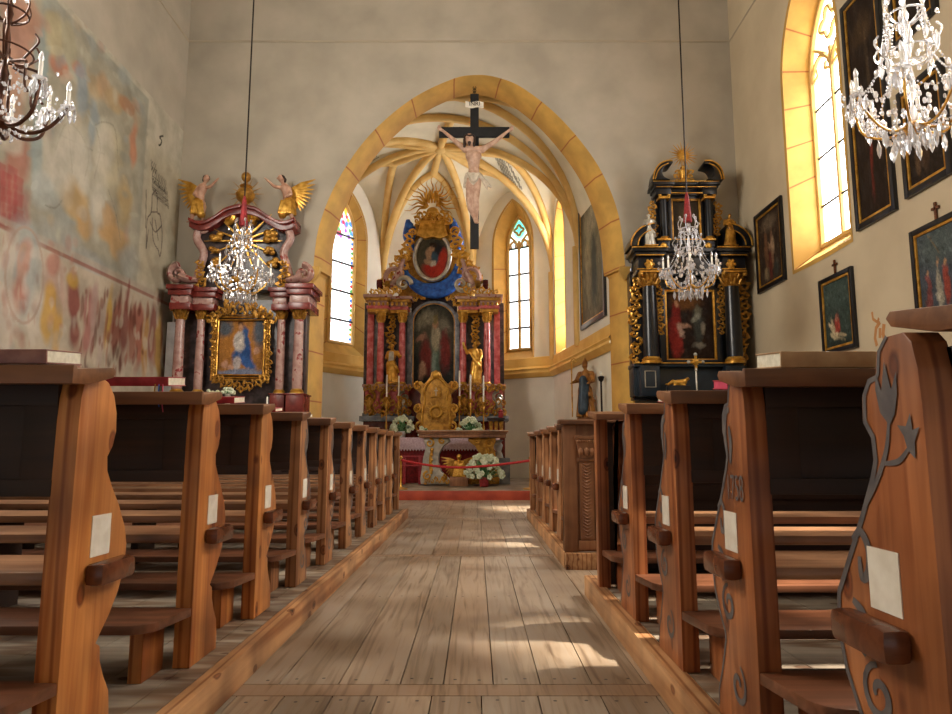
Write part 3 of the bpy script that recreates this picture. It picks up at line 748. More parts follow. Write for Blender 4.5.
def make_pew(sd, L, endm, label, group, painted=0, date=False, rear_end=True, knob=True, bu=-.035):
    """local: x grows away from the aisle (times sd), y towards the altar, z from the platform"""
    t = thing('pew', label, 'pew', group=group)
    X = lambda u: u * sd
    def bx(mb, u0, u1, *a): return mb.box(min(X(u0), X(u1)), max(X(u0), X(u1)), *a)
    def end(u0, u1):
        mb = MB(); out = [(0, .002)] + [(0, .5), (.004, .9), (.008, .96)] + (PROFR if sd > 0 else PROF)
        mb.prism(out, X(u0), X(u1), 'yz'); return mb
    e = end(0, .065).build('bench_end', endm, t, bevel=.004)
    if painted:
        pm = MB(); x0 = [-sd * .0015]
        def rb_(pts, wd): x0[0] -= sd * .00012; pm.add(*ribbon(pts, wd, x0[0]))
        rb_([(y - .012, z) for y, z in (PROFR if sd > 0 else PROF)[2:-1]], .008)
        rb_(spiral(.20, .36, .055, 1.3, pi * .5, -1), .011); rb_(spiral(.15, .14, .06, 1.2, pi * .6, 1), .011)
        rb_([(.255, .64), (.225, .66), (.20, .63), (.205, .585), (.23, .57), (.235, .61)], .012); rb_([(.27, .52), (.235, .50), (.225, .46), (.245, .42)], .013)
        if painted == 2:   # tulip
            rb_([(.20, .71), (.155, .76), (.115, .82), (.10, .875)], .007); rb_([(.13, .795), (.08, .80), (.045, .825)], .006)
            def poly(P): x0[0] -= sd * .00012; pm.add([(x0[0], y, z) for y, z in P], [tuple(range(len(P)))])
            poly([(.098, .865), (.125, .89), (.135, .935), (.13, .965), (.116, .93), (.10, .985), (.085, .93), (.066, .962), (.068, .92), (.08, .885)])
            poly([(.05, .82), (.058, .845), (.075, .865), (.05, .862), (.035, .885), (.032, .855), (.012, .86), (.028, .835), (.03, .805)])
        else:
            rb_([(.15, .80), (.165, .87), (.15, .93), (.12, .94)], .014); rb_([(.13, .78), (.12, .84), (.13, .89)], .012)
        pm.build('painted_scroll', 'folk_paint', e, smooth=0)
    if date:
        V, Fc = text_mesh('1758', .085)
        MB().add([(-sd * .004, .10 - sd * x * .8, .705 + y * 1.25) for x, y, _ in V], Fc).build('painted_date', 'folk_paint', e, smooth=0)
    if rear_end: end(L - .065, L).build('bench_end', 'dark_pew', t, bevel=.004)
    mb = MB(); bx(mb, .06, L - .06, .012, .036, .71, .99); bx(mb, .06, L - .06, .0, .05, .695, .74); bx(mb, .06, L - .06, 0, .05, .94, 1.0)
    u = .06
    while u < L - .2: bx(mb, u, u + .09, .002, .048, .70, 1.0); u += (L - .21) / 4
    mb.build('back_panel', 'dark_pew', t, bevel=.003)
    mb = MB(); bx(mb, .06, L - .06, .05, .37, .455, .49); mb.build('seat', 'bench_wood', t, bevel=.006)
    if knob:
        mb = MB(); bx(mb, -.055, .0, .08, .27, .445, .508); mb.build('seat_tenon', 'knob_wood', t, bevel=.018)
    mb = MB(); bx(mb, -.002, .0, .105, .205, .52, .635); mb.build('paper_label', 'paper', t, smooth=0)
    # sloping book board, a lipped front edge
    mb = MB(); z0, z1 = (1.06, 1.09) if painted == 2 else (1.035, 1.065)
    P = [(-.10, z0 - .045), (-.10, z0 + .004), (-.085, z0 + .006), (-.08, z0 - .004), (.10, z1 - .01), (.115, z1 - .022), (.10, z1 - .04), (-.02, z0 - .04)]
    mb.prism(P, X(bu), X(L), 'yz'); mb.build('book_board', 'desk_wood', t, bevel=.003)
    # kneeler: rounded corner on the aisle end
    mb = MB(); P = [(0.0, .02)] + [(.03 + .09 - .09 * cos(a), -.27 + .09 - .09 * sin(a)) for a in np.linspace(0, pi / 2, 7)] + [(L - .03, -.27), (L - .03, .02)]
    mb.prism([(X(a), b2) for a, b2 in P], .19, .222, 'xy'); k = mb.build('kneeler', 'seat_wood', t, bevel=.005)
    for u in (.10, L * .5, L - .2):
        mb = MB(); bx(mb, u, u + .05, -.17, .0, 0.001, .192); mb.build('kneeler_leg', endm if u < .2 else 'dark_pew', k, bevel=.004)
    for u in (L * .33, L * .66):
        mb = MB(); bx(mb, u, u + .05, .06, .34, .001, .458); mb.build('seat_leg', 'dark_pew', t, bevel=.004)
    return t
XA_L, XA_R = -1.08, .765
LY = [1.88, 2.73, 3.49, 4.27, 5.07, 5.88, 6.66, 7.43, 8.16, 8.87]
ORD = ['front', 'second', 'third', 'fourth', 'fifth', 'sixth', 'seventh', 'eighth', 'ninth', 'tenth']
pl = make_pew(-1, 4.15, 'pine_end', 'x', 'pews on the left of the aisle')
pl2 = make_pew(-1, 4.15, 'pine_end_grey', 'x', 'pews on the left of the aisle', painted=1)
used = set()
def put(src, loc, label):
    if src.name in used: o = dup(src, loc, 0, label)
    else: used.add(src.name); src.location = loc; src['label'] = label; o = src
    return o
for k, y in enumerate(LY):
    n = 10 - k
    lab = ('orange pine pew with wavy end board, cut off by the left edge of the photo' if k == 0 else
           'pine pew left of the aisle, %s one behind the altar-side end panel of its block' % ['', 'first', 'second', 'third', 'fourth', 'fifth', 'sixth', 'seventh', 'eighth', 'ninth'][n - 0] if n < 9 else
           'orange pine pew carrying the red book with ribbons, left of the aisle')
    put(pl if k in (0, 1, 2) else pl2, (XA_L, y, PZ), lab)
pr1 = make_pew(1, 3.95, 'pine_end_red', 'large pew end painted with a dark tulip, beside the right edge of the photo', 'pews on the right of the aisle', painted=2, bu=.015)
pr1.location = (XA_R, 1.18, PZ)
pr2 = make_pew(1, 3.95, 'pine_end_red', 'pew with date 1758 painted on its end, carrying the big brown book', 'pews on the right of the aisle', painted=1, date=True)
pr2.location = (XA_R, 1.965, PZ)
pr3 = make_pew(1, 3.95, 'pine_end_red', 'pew with scroll-painted end just in front of the pew dated 1758', 'pews on the right of the aisle', painted=1)
pr3.location = (XA_R, 2.68, PZ)
dup(pr3, (XA_R, 3.44, PZ), 0, 'pew standing right behind the plain front panel of the right-hand near block')
pf = make_pew(1, 3.9, 'pine_end_grey', 'x', 'pews beyond the carved panel')
FYR = [6.37, 7.08, 7.87, 8.68]
for k, y in enumerate(FYR):
    put(pf, (XA_R, y, PZ), 'brown pew beyond the carved pilaster panel, %s of its block counted from that panel' % ORD[k].replace('front', 'first'))
# front and rear panels of the blocks
def front_panel(sd, L, endm, label, loc, D=.30, mat='dark_pew'):
    t = thing('pew_front_panel', label, 'panel', loc)
    X = lambda u: u * sd
    def bx(mb, u0, u1, *a): return mb.box(min(X(u0), X(u1)), max(X(u0), X(u1)), *a)
    mb = MB(); bx(mb, 0, .07, .0, .075, .001, 1.0); mb.build('corner_post', endm, t, bevel=.004)
    mb = MB(); bx(mb, .06, L, .02, .05, .06, .98)
    for z in (.02, .52, .90): bx(mb, .06, L, .008, .062, z, z + .085)
    u = .06
    while u < L: bx(mb, u, u + .09, .006, .064, .02, .98); u += .78
    mb.build('panelling', mat, t, bevel=.003)
    mb = MB(); z0 = 1.0
    mb.prism([(-.22, z0 - .01), (-.22, z0 + .025), (.08, z0 + .055), (.095, z0 + .04), (.08, z0 + .02)], X(-.035), X(L), 'yz'); mb.build('book_board', 'desk_wood', t, bevel=.003)
    mb = MB(); mb.prism([(y * .75 - .20, z * .96) for y, z in [(.26, .002)] + [(.26, 1.0)] + PROF[1:]][::1], X(.10), X(.16), 'yz'); mb.build('bracket', endm, t, bevel=.004)
    mb = MB(); P = [(.02, 0.0)] + [(.03 + .09 - .09 * cos(a), -.29 + .09 - .09 * sin(a)) for a in np.linspace(0, pi / 2, 7)] + [(L - .03, -.29), (L - .03, 0)]
    mb.prism([(X(a), b2) for a, b2 in P], .19, .222, 'xy'); k = mb.build('kneeler', 'seat_wood', t, bevel=.005)
    mb = MB(); bx(mb, .10, .15, -.19, -.02, .001, .192); mb.build('kneeler_leg', endm, k, bevel=.004)
    return t
front_panel(-1, 4.15, 'pine_end_grey', 'panelled front of the left pew block, nearest the altar step', (XA_L + .02, 9.60, PZ))
front_panel(1, 3.95, 'pine_end_red', 'plain panelled pew front before the gap, facing the carved pilaster panel', (XA_R - .03, 4.25, PZ), mat='dark_pew')
front_panel(1, 3.9, 'pine_end_grey', 'panelled front of the right far pew block, nearest the altar step', (XA_R - .03, 9.50, PZ))
# rear carved panel with its pilaster
t = thing('carved_pew_panel', 'carved oak panel with a scaly ornamental pilaster across the gap from the right near pews', 'panel', (.705, 5.66, PZ))
mb = MB().box(0, 3.95, .0, .05, .012, 1.02); mb.box(0, .11, -.02, .07, .012, 1.02); mb.build('panelling', 'carved_oak', t, bevel=.004)
mb = MB(); mb.prism([(-.06, 1.02), (-.06, 1.05), (-.045, 1.06), (.09, 1.06), (.10, 1.045), (.10, 1.02)], -.03, 3.95, 'yz'); mb.build('capping', 'desk_wood', t, bevel=.003)
mb = MB(); x0, x1 = .115, .255
mb.box(x0, x1, -.035, 0, .03, .10); mb.box(x0 + .02, x1 - .02, -.025, 0, .10, .72); mb.box(x0 - .005, x1 + .005, -.04, 0, .72, .75)
mb.prism([(x0 + .02, .75), (x1 - .02, .75), (x1 + .005, .86), (x1 + .015, .90), (x0 - .015, .90), (x0 - .005, .86)], -.045, 0); mb.box(x0 - .02, x1 + .02, -.05, 0, .90, .93)
pil = mb.build('pilaster', 'carved_oak', t, bevel=.004)
mb = MB()
for i in range(23):
    z = .12 + i * .026
    for sg in (-1, 1): mb.cap((.185 + sg * .004, -.03, z), .010, (.185 + sg * .036, -.027, z + .02), .006, 6)
for i in range(9): mb.ell((x0 + .0 + i * .0187, -.045, .885), .009, .009, .012, 6, 5)
for sg in (-1, 1): mb.ell((.185 + sg * .045, -.045, .80), .022, .014, .03, 8, 6)
mb.ell((.185, -.045, .80), .02, .016, .035, 8, 6)
mb.box(.13, .24, -.031, .0, .11, .885); mb.build('leaf_carving', 'carved_oak', pil)

# ================================================================ BOOKS on the boards
def book(label, x0, x1, y, z, cover, wide=.17, thick=.035, edge=None, ribbons=0, tilt=.09, group='prayer books on the pews'):
    t = thing('book', label, 'book', ((x0 + x1) / 2, y, z), group=group); t.rotation_euler = (tilt, 0, 0)
    w_ = abs(x1 - x0) / 2
    mb = MB(); mb.box(-w_, w_, 0, wide, 0, .004); mb.box(-w_, w_, 0, wide, thick - .004, thick); mb.box(-w_, w_, -.002, .004, 0, thick); mb.build('cover', cover, t, bevel=.0015)
    mb = MB(); mb.box(-w_ + .004, w_ - .002, .004, wide - .006, .004, thick - .004); mb.build('pages', 'pages' if not edge else edge, t, smooth=0)
    for k in range(ribbons):
        sx = w_ - .02 - k * .015
        mb = MB(); mb.tube([(sx, 0, .008), (sx + .004, -.012, -.01), (sx + .002, -.014, -.06), (sx + .008, -.014, -.10 + k * .02)], .0022, 5); mb.build('ribbon', ('pink_edge', 'blue_cloth', 'gold')[k % 3], t)
    return t
bz = PZ + 1.046
book('thick dark book with pale fore-edge lying on the pew at the left photo edge', -1.62, -1.135, LY[0] - .07, bz, 'brown_cover', .165, .038)
book('red book with ribbon markers on the second pew of the left side', -1.60, -1.195, LY[1] - .06, bz + .018, 'red_cover', .165, .036, ribbons=3)
book('red book on the pew just beyond the book with ribbons', -1.60, -1.20, LY[2] - .065, bz, 'red_cover', .165, .032)
book('small red book on the fourth visible pew of the left side', -1.50, -1.22, LY[3] - .065, bz, 'red_cover', .16, .022)
book('white booklet on the fifth visible pew of the left side', -1.46, -1.22, LY[4] - .065, bz, 'paper', .16, .02)
book('big brown book lying on the pew dated 1758', 0.845, 1.165, 1.965 - .065, bz, 'tan_cover', .175, .045)
book('red book with pink edge on the pew before the one dated 1758', .955, 1.27, 2.68 - .065, bz, 'red_cover', .165, .036, edge='pink_edge')
book('red book on the right pew behind the plain front panel', .93, 1.2, 3.44 - .065, bz, 'red_cover', .165, .03)
book('dark booklet on the plain panelled pew front', .95, 1.2, 4.25 - .18, bz - .014, 'iron', .16, .018)
book('blue booklet lying deeper in on the pew dated 1758', 1.40, 1.7, 1.965 - .05, bz + .0, 'teal_robe', .16, .03)
# ================================================================ FIGURES AND ORNAMENT
def body(caps, name, mat, parent, voxel=.012, org=(0, 0, 0)):
    mb = MB()
    for p, r, q, r2 in caps: mb.cap(p, r, q, r2, 10)
    return mb.build(name, mat, parent, org, voxel=voxel, flip=True)
def draped(h, rh, lh, hd=0., sway=.03, flare=.14, seed=1, hat=False):
    """standing draped figure facing -y, feet at the origin, hands rh / lh as (x,y,z) fractions of h"""
    q = random.Random(seed); c = []
    V = lambda x, y, z: (x * h, y * h, z * h)
    sh = .79
    for sx in (-1, 1):
        c.append((V(sx * .055, 0, .05), flare * .62 * h, V(sx * .05 + sway, 0, .50), .085 * h))
        c.append((V(sx * .06, -.05, .012), .03 * h, V(sx * .07, -.11, .012), .022 * h))
    c.append((V(sway, 0, .50), .10 * h, V(sway * .6, 0, .62), .088 * h)); c.append((V(sway * .6, 0, .62), .088 * h, V(0, 0, .76), .10 * h))
    c.append((V(-.10, 0, sh), .048 * h, V(.10, 0, sh), .048 * h)); c.append((V(0, 0, .8), .035 * h, V(hd * .02, -.01, .88), .032 * h))
    c.append((V(hd * .03, -.012, .925), .052 * h, V(hd * .03, -.016, .955), .05 * h)); c.append((V(hd * .03, -.062, .925), .012 * h, V(hd * .03, -.068, .915), .012 * h))
    if hat: c.append((V(hd * .03, 0, .98), .055 * h, V(hd * .03, 0, 1.08), .012 * h))
    for sx, hnd in ((-1, rh), (1, lh)):
        s0 = Vector((sx * .115, 0, sh)); e = Vector((sx * .17, -.02, .62)).lerp((s0 + Vector(hnd)) / 2, .45); H = Vector(hnd)
        c.append((V(*s0), .048 * h, V(*e), .042 * h)); c.append((V(*e), .042 * h, V(*H), .024 * h))
        d = (H - e).normalized(); k = H + d * .02; c.append((V(*H), .022 * h, V(*k), .018 * h))
        for f in range(4):
            o = Vector(((f - 1.5) * .012, 0, 0)); c.append((V(*(k + o)), .007 * h, V(*(k + o + d * .035 + Vector((0, -.008, -.006)))), .006 * h))
        c.append((V(*(H + Vector((-sx * .018, -.01, 0)))), .008 * h, V(*(H + Vector((-sx * .03, -.02, .02)))), .007 * h))
    for i in range(9):
        a = -pi * (.1 + .8 * i / 8); r0, r1 = .088, flare; tw = q.uniform(-.3, .3)
        c.append((V(sway + r0 * cos(a), r0 * sin(a) * .8, q.uniform(.5, .7)), .018 * h, V(r1 * cos(a + tw), r1 * .85 * sin(a + tw), .03), .024 * h))
    c.append((V(-.12, -.06, .74), .03 * h, V(.10, -.10, .40), .035 * h)); c.append((V(.10, -.10, .42), .035 * h, V(.15, -.03, .30), .03 * h))
    return c
def spir(mb, c, y, r, a0, turns, sg=1, w_=.03, n=20, flat=1, k0=.12):
    P = []; rr = []
    for i in range(n + 1):
        t = i / n; q = r * (1 - (1 - k0) * t); a = a0 + sg * 2 * pi * turns * t
        P.append((c[0] + q * cos(a), y, c[1] + q * sin(a))); rr.append(w_ * (1 - .55 * t))
    mb.tube(P, rr, 6, flat=flat); return mb
def leaf(mb, p, d, L, w_, y, th=.02, col=None):
    """acanthus-like pointed leaf in the xz plane"""
    d = Vector((d[0], d[1])).normalized(); n = Vector((-d.y, d.x)); out = []
    pr_ = [(0, .25), (.2, .75), (.35, .6), (.5, 1), (.62, .7), (.8, .55), (1, 0)]
    L_ = [Vector(p) + d * L * a + n * w_ * b for a, b in pr_]; R_ = [Vector(p) + d * L * a - n * w_ * b for a, b in pr_[:-1]]
    ol = [tuple(q) for q in L_ + R_[::-1]]; mb.prism(ol, y - th, y + th); c0 = Vector(p); c1 = c0 + d * L * .92
    mb.tube([(c0.x, y - th, c0.y), ((c0.x + c1.x) / 2, y - th * 1.8, (c0.y + c1.y) / 2), (c1.x, y - th, c1.y)], [w_ * .3, w_ * .25, w_ * .08], 5)
def rocaille(mb, pts, y, size, seed, out=None, dens=1.0, closed=False):
    q = random.Random(seed); P = resample(pts, size * .9 / dens, closed); n = len(P)
    for i, p in enumerate(P):
        a, b2 = P[i - 1 if (i or closed) else 0], P[(i + 1) % n if closed else min(i + 1, n - 1)]
        t = Vector((b2[0] - a[0], b2[1] - a[1])); t = t.normalized() if t.length > 0 else Vector((1, 0)); nn = Vector((-t.y, t.x)) * (1 if i % 2 else -1)
        s = size * q.uniform(.75, 1.2); c = Vector(p) + nn * s * .25
        spir(mb, c, y + q.uniform(-.01, .01), s * .58, atan2(-nn.y, -nn.x) + q.uniform(-.4, .4), q.uniform(.9, 1.3), 1 if i % 2 else -1, s * .19, 12)
        leaf(mb, tuple(Vector(p) + nn * s * .3), (nn.x + t.x * q.uniform(-.5, 1), nn.y + t.y * q.uniform(-.5, 1)), s * .62, s * .2, y - .012, s * .07)
    return mb
def urn(mb, c, s):
    return mb.lathe([(r * s, z * s) for r, z in [(.22, 0), (.2, .06), (.09, .12), (.09, .2), (.3, .38), (.36, .58), (.26, .76), (.16, .82), (.24, .9), (.1, .98), (.06, 1.06), (.0, 1.1)]], c, 14)
def column(mb, x, y, z0, z1, r, n=16):
    h = z1 - z0; mb.lathe([(r, 0), (r * 1.03, h * .3), (r * .88, h)], (x, y, z0), n)
def base(mb, x, y, z, r): mb.lathe([(r * 1.4, 0), (r * 1.4, r * .3), (r * 1.25, r * .4), (r * 1.32, r * .6), (r * 1.1, r * .8), (r, r)], (x, y, z), 16)
def capital(mb, x, y, z0, z1, r, seed=0):
    h = z1 - z0; mb.lathe([(r * .9, 0), (r * 1.05, h * .08), (r * .92, h * .15), (r * 1.1, h * .6), (r * 1.35, h * .85)], (x, y, z0), 12)
    mb.box(x - r * 1.5, x + r * 1.5, y - r * 1.5, y + r * 1.5, z0 + h * .86, z1)
    for k in range(8):
        a = k * pi / 4; 
        for zz, rr in ((.15, 1.0), (.42, 1.08)):
            aa = a + (pi / 8 if zz > .3 else 0); c_, s_ = cos(aa), sin(aa)
            mb.cap((x + r * rr * c_, y + r * rr * s_, z0 + h * zz), r * .2, (x + r * (rr + .35) * c_, y + r * (rr + .35) * s_, z0 + h * (zz + .3)), r * .16, 6)
    for sx in (-1, 1): mb.ell((x + sx * r * 1.35, y - r * 1.2, z0 + h * .78), r * .34, r * .3, r * .34, 8, 6)
class Face:
    """authoring of a retable on one plane of the church: photo reading -> metres on the plane y = Y"""
    def __init__(s, root): s.r = root; s.o = tuple(root.location)
    def p(s, u, v, Y): return atY(u, v, Y)
    def bx(s, mb, u0, u1, v0, v1, y0, y1):
        x0, za = atY(u0, (v0 + v1) / 2, y0); x1, _ = atY(u1, (v0 + v1) / 2, y0); z1 = atY(u0, v0, y0)[1]; z0 = atY(u0, v1, y0)[1]
        mb.box(x0, x1, y0, y1, z0, z1); return mb
    def P(s, pts, Y): return [atY(u, v, Y) for u, v in pts]
    def ok(s, mb, name, mat, parent=None, **k):
        """build as part; org is the root"""
        return mb.build(name, mat, parent or s.r, s.o, **k)
def entab(F, u0, u1, v0, v1, y0, y1, layers, parent=None):
    """layers: (fraction top, fraction bottom, overhang px, name, mat)"""
    for a, b2, ov, nm, mt in layers:
        mb = MB(); k = ov * .02; F.bx(mb, u0 - ov, u1 + ov, v0 + (v1 - v0) * a, v0 + (v1 - v0) * b2, y0 - k, y1); F.ok(mb, nm, mt, parent, bevel=.006)
def picture(F, name, cv, u0, u1, v0, v1, Y, parent=None):
    x0, z1 = atY(u0, v0, Y); x1, z0 = atY(u1, v1, Y); x0b = atY(u0, (v0 + v1) / 2, Y)[0]; x1b = atY(u1, (v0 + v1) / 2, Y)[0]
    return F.ok(cv.mesh(lambda a, b2: (x0b + (x1b - x0b) * a, Y, z0 + (z1 - z0) * b2)), name, 'oil_paint', parent, smooth=0)
def wings(mb, x, y, z, L, sg, up=.5, n=9):
    for row in range(2):
        for i in range(n):
            a = up - i * .13 - row * .05; ll = L * (1 - .06 * i) * (1 - .35 * row)
            mb.tube([(x, y + .02 * i * .2, z - i * .012), (x + sg * ll * .5 * cos(a), y + .03, z + ll * .55 * sin(a) - i * .015), (x + sg * ll * cos(a), y + .05, z + ll * sin(a) - i * .03)], [.02 * L / .5, .045 * L / .5, .008], 6, flat=.35)
def rays(mb, c, y, n, r0, r1, w_, wavy=False, seed=0):
    q = random.Random(seed)
    for k in range(n):
        a = 2 * pi * k / n; L = r1 * q.uniform(.75, 1.0) if k % 2 else r1
        P = [(c[0] + (r0 + (L - r0) * t) * cos(a) - sin(a) * (sin(t * 9) * w_ * 1.2 if wavy else 0), y, c[1] + (r0 + (L - r0) * t) * sin(a) + cos(a) * (sin(t * 9) * w_ * 1.2 if wavy else 0)) for t in np.linspace(0, 1, 9 if wavy else 3)]
        m_ = len(P); mb.tube(P, [w_ * (1 - .85 * i / (m_ - 1)) for i in range(m_)], 5)

# ================================================================ LEFT SIDE ALTAR
YA = 12.0
la = thing('side_altar', 'red marble side altar with a painting of a woman in blue, left of the arch', 'altar', (-4.2, 12.25, 0), group=None)
F = Face(la)
mb = MB().box(-5.55, -2.85, 11.75, 12.58, 0.001, 1.45); mb.box(-5.2, -3.2, 11.35, 11.8, .001, 1.05); F.ok(mb, 'altar_base', 'red_marble', bevel=.01)
mb = MB().box(-5.25, -3.15, 11.28, 11.82, 1.05, 1.13); F.ok(mb, 'altar_slab', 'grey_marble', bevel=.01)
mb = MB(); F.bx(mb, 172, 305, 300, 412, 12.3, 12.56); F.ok(mb, 'back_panel', 'dark_marble', bevel=.005)
mb = MB(); F.bx(mb, 165, 174, 322, 400, 12.25, 12.5); F.ok(mb, 'white_pilaster', 'white_stone', bevel=.005)
for u, r, yy in ((178.5, .088, 12.05), (199.5, .075, 12.15), (280.5, .075, 12.15), (298, .088, 12.05)):
    x, zt = atY(u, 320, yy); x = atY(u, 355, yy)[0]; zb = atY(u, 393, yy)[1]; z2 = atY(u, 308, yy)[1]
    mb = MB(); column(mb, x, yy, zb, zt, r); co_ = F.ok(mb, 'column', 'pink_marble')
    mb = MB(); base(mb, x, yy, zb - r * .2, r); mb.build('column_base', 'gold', co_, F.o)
    mb = MB(); capital(mb, x, yy, zt, z2, r); mb.build('capital', 'old_gold', co_, F.o)
    mb = MB(); mb.box(x - r * 1.7, x + r * 1.7, yy - r * 1.7, 12.4, 1.40, zb - r * .2); mb.box(x - r * 2, x + r * 2, yy - r * 2, 12.4, zb - r * .5, zb - r * .2); F.ok(mb, 'pedestal', 'red_marble', bevel=.006)
LAY = [(0, .18, 3.2, 'cornice', 'red_marble'), (.18, .42, 1.2, 'cornice', 'red_marble'), (.42, .74, -1.5, 'frieze', 'pink_marble'), (.74, 1, 0, 'architrave', 'red_marble')]
entab(F, 169, 190, 284, 309, 11.88, 12.56, LAY); entab(F, 191, 214, 287, 310, 12.0, 12.56, LAY)
entab(F, 271, 288, 287, 310, 12.0, 12.56, LAY); entab(F, 288, 310, 283, 309, 11.88, 12.56, LAY)
# picture with its pierced gilt frame
c = Canvas(60, 74, '9a6a34', 11, .2)
c.blob(.5, .6, .5, .42, 'b87c38', .8); c.blob(.12, .85, .16, .16, '5a6068', .7); c.blob(.9, .8, .14, .3, '5c6470', .7); c.blob(.5, .5, .13, .28, 'd0c4ba', .4, -.1); c.blob(.58, .42, .13, .3, '2c4c84', .4, .35); c.blob(.47, .33, .17, .14, '345a94', .5, .3)
c.blob(.66, .2, .22, .08, '3a62a0', .5, -.4); c.blob(.42, .6, .09, .14, 'd8ccc4', .5); c.blob(.42, .2, .08, .14, 'c0b4b0', .5); c.blob(.46, .88, .055, .06, 'b08060', .4); c.blob(.46, .92, .06, .04, '4a2c1c', .5); c.blob(.6, .68, .07, .2, '36588c', .5, .3)
for x, y in ((.16, .2), (.28, .14), (.85, .42)): c.blob(x, y, .07, .06, 'c8987c', .5)
c.blob(.5, .04, .6, .06, '8088a0', .6)
c.blob(.47, .6, .11, .17, 'cfc6bc', .5); c.blob(.46, .86, .05, .055, 'b88a68', .5); c.shade(.2).scumble(300, .04); picture(F, 'painting', c, 219, 263, 320, 375, 12.2)
fr = MB(); x0, z1 = atY(219, 320, 12.17); x1, z0 = atY(263, 375, 12.17); cxl = (x0 + x1) / 2
for k, (d1, rr) in enumerate(((0, .022), (.05, .026), (.09, .018))): fr.tube([(x0 - d1, 12.16, z0 - d1), (x1 + d1, 12.16, z0 - d1), (x1 + d1, 12.16, z1 + d1), (x0 - d1, 12.16, z1 + d1)], rr, 6, closed=True)
F.ok(fr, 'gilt_frame', 'gold', smooth=50)
fr = MB(); rocaille(fr, F.P([(216, 382), (213, 372), (214, 345), (215, 325)], 12.13), 12.13, .085, 3); rocaille(fr, F.P([(266, 382), (269, 372), (268, 345), (267, 325)], 12.13), 12.13, .085, 4)
rocaille(fr, F.P([(208, 318), (217, 314), (228, 306), (240, 300), (254, 306), (265, 314), (273, 318)], 12.1), 12.1, .13, 5, dens=1.3); rocaille(fr, F.P([(220, 312), (240, 310), (262, 312)], 12.11), 12.11, .12, 8); rocaille(fr, F.P([(216, 378), (228, 384), (240, 388), (254, 384), (266, 378)], 12.1), 12.1, .12, 6, dens=1.2)
F.ok(fr, 'pierced_carving', 'old_gold', smooth=50)
# attic
att = [(195, 290), (197, 262), (202, 250), (198, 236), (195, 226), (222, 222), (232, 213), (246, 210), (256, 213), (264, 222), (292, 226), (287, 240), (283, 252), (288, 264), (290, 290)]
mb = MB(); mb.prism(F.P(att, 12.3), 12.3, 12.56); F.ok(mb, 'attic_panel', 'dark_marble', bevel=.006)
for sg, us in ((-1, (199, 196, 203, 199, 195)), (1, (286, 290, 283, 287, 291))):
    P = [atY(u, v, 12.2) for u, v in zip(us, (226, 238, 252, 268, 282))]
    mb = MB(); mb.tube([(a, 12.24, b2) for a, b2 in catmull(P, 5)], .075, 8); spir(mb, atY(us[0] + sg * -3, 228, 12.2), 12.22, .09, 0, 1.2, sg, .04); F.ok(mb, 'scroll_pilaster', 'pink_marble', smooth=50)
    mb = MB(); spir(mb, atY(178 if sg < 0 else 303, 274, 12.1), 12.1, .17, pi * (.5 if sg < 0 else .5), 1.4, -sg, .065, 24, 1.6); x, z = atY(190 if sg < 0 else 293, 280, 12.1); mb.tube([(x - sg * -.0 + sg * .17, 12.1, z + .06), (x, 12.1, z), (x - sg * .12, 12.1, z + .0)], [.08, .07, .04], 8, flat=1.6); F.ok(mb, 'volute', 'pink_marble', smooth=50)
    mb = MB(); rocaille(mb, F.P([(201, 262), (199, 274), (202, 284)] if sg < 0 else [(284, 262), (286, 274), (282, 284)], 12.16), 12.16, .13, 12 + sg, dens=1.6); F.ok(mb, 'gilt_leafwork', 'old_gold', smooth=50)
    cu = catmull([(191, 221), (198, 224), (207, 224), (217, 219), (227, 212), (236, 209), (243, 208)], 4); cu = [(u if sg < 0 else 487 - u, v) for u, v in cu]
    mb = MB(); Q = F.P(cu, 12.2); mb.prism(Q + [(a, b2 - .13) for a, b2 in Q[::-1]], 12.12, 12.56); mb.prism([(a, b2 + .03) for a, b2 in Q] + [(a, b2 - .03) for a, b2 in Q[::-1]], 12.06, 12.56); F.ok(mb, 'attic_cornice', 'red_marble', bevel=.008)
    mb = MB(); x, z = atY(226.5 if sg < 0 else 255.5, 215, 12.2); spir(mb, (x, z), 12.22, .14, -pi / 2, 1.5, -sg, .06, 22, 1.4); mb.ell((x, 12.2, z), .10, .05, .10); F.ok(mb, 'gilt_volute', 'gold', smooth=50)
mb = MB(); rays(mb, atY(243, 241, 12.24), 12.24, 16, .1, .72, .03); F.ok(mb, 'sun_rays', 'gold')
q = random.Random(4)
for u, v, s in ((216, 236, .13), (270, 236, .15), (213, 262, .13), (272, 262, .12), (214, 249, .10), (269, 250, .11), (232, 281, .12), (252, 281, .11), (243, 240, .16)):
    mb = MB(); x, z = atY(u, v, 12.2)
    for k in range(6): mb.ell((x + q.uniform(-.6, .6) * s, 12.22, z + q.uniform(-.5, .5) * s), s * .55, .05, s * .45, 8, 6)
    F.ok(mb, 'gilt_cloud', 'old_gold', smooth=60)
mb = MB(); x, z = atY(244, 206, 12.3); urn(mb, (x, 12.35, z - .05), .5); mb.ell((x, 12.35, z + .58), .09, .09, .10); rays(mb, (x, z + .25), 12.35, 16, .1, .34, .012); F.ok(mb, 'gilt_urn', 'old_gold')
